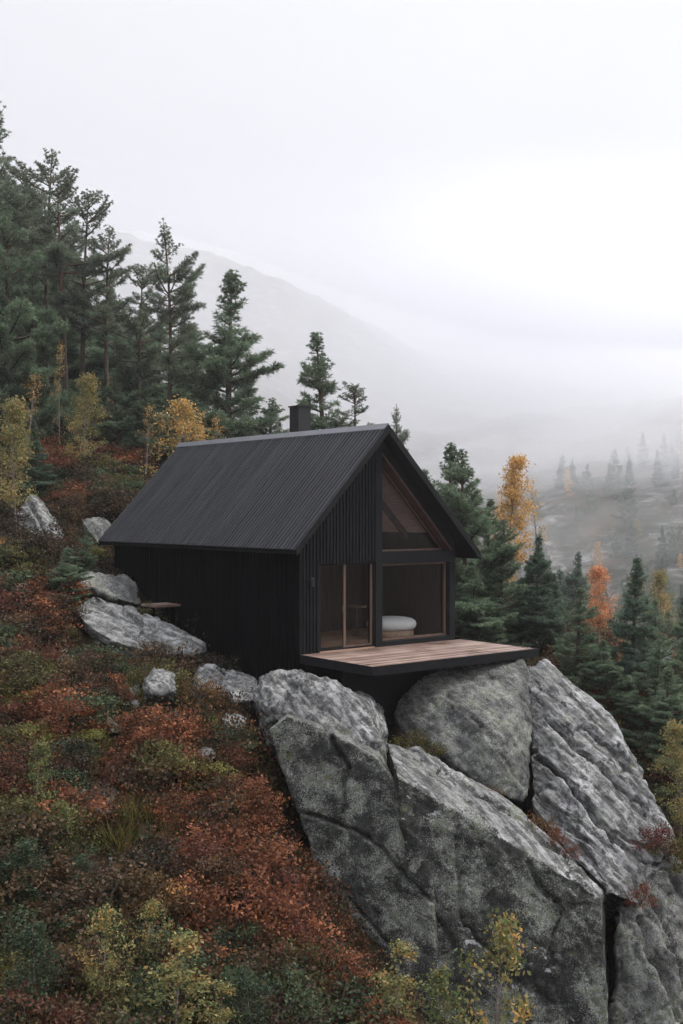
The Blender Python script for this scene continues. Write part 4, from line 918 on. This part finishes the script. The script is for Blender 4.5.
shrub(ShR, 556, 838, 23.1, .32, 'rust orange tuft in the cleft, right of the brown one', .9, cleft=True)
shrub(ShB, 490, 795, 24.0, .25, 'small orange tuft where the mossy rock meets the pale ridge', 1.2, cleft=True)
shrub(ShR, 572, 852, 22.8, .2, 'tiny orange tuft at the lower end of the cleft', 1.2, cleft=True)
shrub(ShO, 412, 742, 25.3, .35, 'yellow green mossy tuft in the dark gap under the deck', 1.2, cleft=True)
shrub(ShO, 432, 752, 25.0, .25, 'low olive tuft at the top of the pale ridge', 1.4, cleft=True)
shrub(ShD, 654, 862, 24.0, .55, 'red bush growing at the right edge of the pale rock slope', 1.0)
shrub(ShO, 672, 880, 23.8, .6, 'yellow green bush right of the red bush on the rock edge', .9)
shrub(ShR, 640, 945, 22.8, .4, 'dim red tuft in the narrow cleft of the lower right corner', .9)
shrub(ShB, 200, 722, 25.6, .6, 'pale yellow bush below the flat pale rock', 1.0)
shrub(ShO, 148, 725, 25.4, .4, 'bright yellow green bush below the round white boulder', 1.0)
def bush_proto(seed, cols, H=.55, R=.5, n=2500, leaf=.044):
    r = np.random.default_rng(seed); mb = MB(); k = 34
    cen = rand_dirs(k, r); cen[:, 2] = np.abs(cen[:, 2]) * .9 + .1; cen = cen * np.array([R, R, H]) * r.uniform(.55, 1.12, k)[:, None]
    for c_ in cen[::2]: mb.tube([(0, 0, -.12), tuple(c_ * np.array([.45, .45, .6])), tuple(c_)], [.011, .007, .003], M['bark'], 4, False)
    ci = r.integers(0, len(cols), k); tone = r.uniform(.5, 1.6, k)
    I = r.integers(0, k, n); C = cen[I] + r.normal(0, 1, (n, 3)) * np.array([.085, .085, .045]); C[:, 2] = np.abs(C[:, 2])
    D = unit(rand_dirs(n, r) + np.array([0, 0, .3]) + unit(cen[I]) * .4); c_ = np.array(cols)
    col = np.where((r.random(n) < .7)[:, None], c_[ci[I]], c_[r.integers(0, len(cols), n)]) * (tone[I] * r.uniform(.65, 1.3, n))[:, None]; L = leaf * r.uniform(.65, 1.4, n)
    return mb.mesh('shrub_stem', True), leaf_mesh('shrub_foliage', C, D, perp(D, r), L, L * .6, col, M['leaf']), H
KINDS = {'rust': ((0.185, 0.070, 0.038), (0.115, 0.048, 0.029), (0.25, 0.098, 0.046)), 'wine': ((0.125, 0.045, 0.032), (0.085, 0.036, 0.027), (0.155, 0.065, 0.036)),
         'brown': ((0.09, 0.055, 0.033), (0.06, 0.04, 0.027), (0.13, 0.08, 0.042)), 'olive': ((0.09, 0.085, 0.032), (0.06, 0.06, 0.026), (0.13, 0.115, 0.042)),
         'green': ((0.055, 0.080, 0.044), (0.04, 0.062, 0.036), (0.085, 0.105, 0.05)), 'amber': ((0.24, 0.125, 0.045), (0.17, 0.095, 0.04), (0.12, 0.085, 0.036)), 'lime': ((0.17, 0.17, 0.045), (0.11, 0.12, 0.036), (0.22, 0.2, 0.06)), 'umber': ((0.045, 0.032, 0.022), (0.065, 0.042, 0.027), (0.035, 0.03, 0.02))}
KN = ['rust', 'wine', 'brown', 'olive', 'green', 'amber', 'lime', 'umber']                     # same order as PAL
BP = {k: [bush_proto(200 + 7 * i + j, KINDS[k], [.55, .7][j], [.5, .42][j]) for j in (0, 1)] for i, k in enumerate(KN)}
SAY = {'rust': 'rust red bilberry shrub on the slope below the cabin', 'wine': 'dark wine red heather shrub on the slope below the cabin', 'brown': 'dull brown heather shrub on the slope below the cabin', 'olive': 'olive coloured shrub among the heather on the slope',
       'green': 'dark green shrub among the heather on the slope', 'amber': 'amber yellow shrub among the heather on the slope', 'lime': 'pale yellow green shrub among the heather on the slope', 'umber': 'nearly bare dark brown shrub on the slope'}
def strew(n, ylim, pxlim, pylim, seed, hs):
    r = np.random.default_rng(seed); spots = []; tries = 0
    while len(spots) < n and tries < 9000:
        tries += 1; px = r.uniform(*pxlim); py = r.uniform(*pylim); Y = ground_hit(px, py)
        if not (ylim[0] < Y < ylim[1]): continue
        x = (px - CX) / F_PX * Y; z = float(hgrid(x, Y)); u, v = to_cabin([x], [Y])
        if -.5 < u[0] < 5.8 and -3.1 < v[0] < 10.3: continue
        if rock_top(np.array([x]), np.array([Y]))[0] > z + .05: continue
        if any((x - c[0]) ** 2 + (Y - c[1]) ** 2 < (.30 + .010 * Y) ** 2 for c in spots): continue
        if any((lo[0] - .12 < x < hi[0] + .12) and (lo[1] - (.45 if hi[0] - lo[0] < .8 else .9) < Y < hi[1] + .05) and hi[0] - lo[0] < 4.0 for lo, hi, _ in ROCKS): continue
        o_ = at(112, 832, ground_hit(112, 832)); 
        if abs(x - o_[0]) < .8 and -1.2 < Y - o_[1] < .7: continue
        spots.append((x, Y)); w = palette_weights(np.array([x]), np.array([Y]))[0]; k = KN[r.choice(8, p=w / w.sum())]
        p = BP[k][r.integers(0, 2)]; h = r.uniform(*hs) * (0.7 if k in ('lime', 'amber') else 1.0) * (.75 + .012 * Y); s = h / p[2]; wd = r.uniform(1.0, 1.5)
        o = empty('shrub', (x, Y, z - .06), r.uniform(0, 6.28), (s * wd, s * wd, s)); link('stem', p[0], o); link('foliage', p[1], o)
        tag(o, SAY[k], 'shrub', k + ' shrubs on the slope')
strew(270, (13, 33), (-15, 400), (600, 1060), 5, (.38, .92))
strew(70, (33, 56), (-15, 175), (430, 620), 6, (.4, .85))
strew(46, (22, 38), (560, 700), (660, 930), 8, (.35, .7))

# ------------------------------------------------------------------ air
def haze(density, top):
    b = MB(); b.box(-1010, 1010, -1010, 1010, ZMIN - 1.5, top, volume_mat('haze_air', density)); o = b.build('haze'); tag(o, 'thin even haze in the valley air', 'haze', kind='stuff')
def mist(name, label, density, z0, slope, tmax, seed, x0=-560, x1=560, top=262, nx=90, nzz=50):
    """A bank of fog that lies against the mountainside: thin at its lower edge, thicker the higher it reaches."""
    xs = np.linspace(x0, x1, nx); zs = np.linspace(z0, top, nzz)
    X, Z = np.meshgrid(xs, zs); X = X.ravel(); Z = Z.ravel()
    Yb = np.full(len(X), 0.0)
    ys = np.linspace(150, 760, 160)                               # where the mountain stands at that height
    for k, (xx, zz) in enumerate(zip(X, Z)): pass
    G = height(np.repeat(xs, len(ys)), np.tile(ys, len(xs)), False).reshape(len(xs), len(ys)); G = np.maximum.accumulate(G, 1)
    for c in range(nx):
        Yb[c::nx] = np.interp(zs, G[c], ys)
    nz_ = fbm(np.c_[X * .011, Z * .035, 0 * X], seed, 4)
    T = np.clip((Z - z0) * slope + 45 * nz_ * np.clip((Z - z0) / 12, 0, 1), 0.0, tmax)
    fade = np.clip((top - Z) / 170, 0, 1); fade = fade * fade * (3 - 2 * fade)
    T = (T * (0.52 + 0.48 * np.clip((X + 30) / 170, 0, 1)) + 70 * np.clip(X / 130, 0, 1) * np.clip((Z - 25) / 40, 0, 1)) * fade
    Yf = np.maximum(Yb - T - .02, 135); Yk = Yb + 40 * fade + .02
    V = np.r_[np.c_[X, Yf, Z], np.c_[X, Yk, Z]]; n = nx * nzz; idx = np.arange(n).reshape(nzz, nx); q = np.stack([idx[:-1, :-1], idx[:-1, 1:], idx[1:, 1:], idx[1:, :-1]], -1).reshape(-1, 4)
    fs = q.tolist() + (q[:, ::-1] + n).tolist()
    edge = np.r_[idx[0, :], idx[1:, -1], idx[-1, -2::-1], idx[-2:0:-1, 0]]
    e2 = np.roll(edge, -1); fs += np.stack([e2, edge, edge + n, e2 + n], -1).tolist()
    me = bpy.data.meshes.new(name); me.from_pydata(V.tolist(), [], fs); me.materials.append(volume_mat(name, density)); me.update()
    tag(link(name, me), label, 'mist', kind='stuff')
haze(0.00055, 265)
mist('mist_bank', 'fog bank hanging against the mountainside across the valley', 0.0125, -13, 3.1, 150, 61)

def wisp(px, py, Y, sx, sy, sz, density, seed, label):
    """A drifting shred of fog: a torn lens shaped body of thin even density."""
    bm = bmesh.new(); bmesh.ops.create_icosphere(bm, subdivisions=5, radius=1.0); co_ = np.array([v.co[:] for v in bm.verts])
    k = 1 + .55 * fbm(co_ * np.array([1.3, 1.3, 2.2]), seed, 4); co_ = co_ * k[:, None] * np.array([sx, sy, sz]); co_[:, 2] += .14 * co_[:, 0] + 2.5 * fbm(co_ * .05, seed + 9, 3)
    for v, q in zip(bm.verts, co_): v.co = q
    me = bpy.data.meshes.new('mist_wisp'); bm.to_mesh(me); bm.free(); me.materials.append(volume_mat('mist_wisp', density))
    o = link('mist_wisp', me); o.location = at(px, py, Y); tag(o, label, 'mist', kind='stuff')
wisp(500, 452, 230, 34, 24, 7, .008, 3, 'pale shred of fog drifting behind the yellow birch')
wisp(600, 470, 270, 42, 26, 8, .006, 4, 'long shred of fog drifting across the mountainside at the right')
wisp(560, 545, 190, 22, 16, 5, .005, 5, 'low shred of fog in the valley above the orange aspen')

# ------------------------------------------------------------------ light and camera
SUN_EL, SUN_AZ = 50.0, 68.0                                       # azimuth measured from straight ahead towards the right
w = bpy.data.worlds.new('World'); scene.world = w; w.use_nodes = True; nt = w.node_tree; nt.nodes.clear()
out = nt.nodes.new('ShaderNodeOutputWorld'); bg = nt.nodes.new('ShaderNodeBackground'); sky = nt.nodes.new('ShaderNodeTexSky'); sky.sky_type = 'NISHITA'; sky.sun_disc = False
sky.sun_elevation = math.radians(SUN_EL); sky.sun_rotation = math.radians(SUN_AZ); sky.air_density = 1.0; sky.dust_density = 3.0; sky.ozone_density = 1.0
hs = nt.nodes.new('ShaderNodeHueSaturation'); hs.inputs['Saturation'].default_value = 0.12; nt.links.new(sky.outputs[0], hs.inputs['Color'])
tc = nt.nodes.new('ShaderNodeTexCoord'); nz = nt.nodes.new('ShaderNodeTexNoise'); nz.inputs['Scale'].default_value = 1.6; nz.inputs['Detail'].default_value = 4; nt.links.new(tc.outputs['Generated'], nz.inputs['Vector'])
cl = ramp(nt, nz.outputs[0], [(0.3, (7.3, 7.45, 8.1)), (0.7, (8.2, 8.3, 8.85))])
sepw = nt.nodes.new('ShaderNodeSeparateXYZ'); nt.links.new(tc.outputs['Generated'], sepw.inputs[0])
cie = ramp(nt, sepw.outputs[2], [(0.0, (0.38, 0.38, 0.39)), (0.2, (0.60, 0.60, 0.598)), (0.42, (0.64, 0.638, 0.63)), (1.0, (1.7, 1.7, 1.7))])
mx = mixc(nt, 0.94, hs.outputs[0], mixc(nt, 1.0, cl, cie, 'MULTIPLY'))
nt.links.new(mx, bg.inputs[0]); bg.inputs[1].default_value = 0.078; nt.links.new(bg.outputs[0], out.inputs[0])
sl = bpy.data.lights.new('sun', 'SUN'); sl.energy = 1.4; sl.angle = math.radians(14); sl.color = (1, 0.95, 0.87); so = bpy.data.objects.new('sun', sl); COL.objects.link(so)
e, a = math.radians(SUN_EL), math.radians(SUN_AZ); so.rotation_euler = Vector((math.cos(e) * math.sin(a), math.cos(e) * math.cos(a), math.sin(e))).to_track_quat('Z', 'Y').to_euler()
cam = bpy.data.cameras.new('camera'); cam.sensor_fit = 'HORIZONTAL'; cam.sensor_width = 36; cam.lens = 36 * F_PX / 683; cam.clip_end = 6000; cam.clip_start = 0.1
co = bpy.data.objects.new('camera', cam); COL.objects.link(co); co.rotation_euler = (PI / 2, 0, 0); scene.camera = co
vs = scene.view_settings; vs.view_transform = 'Standard'; vs.look = 'None'; vs.exposure = 1.12; vs.gamma = 1.0; vs.use_curve_mapping = False
c = scene.cycles; c.use_denoising = True; c.max_bounces = 18; c.diffuse_bounces = 6; c.glossy_bounces = 2; c.transparent_max_bounces = 8; c.volume_bounces = 16; c.transmission_bounces = 4
c.use_adaptive_sampling = True; c.adaptive_threshold = 0.015
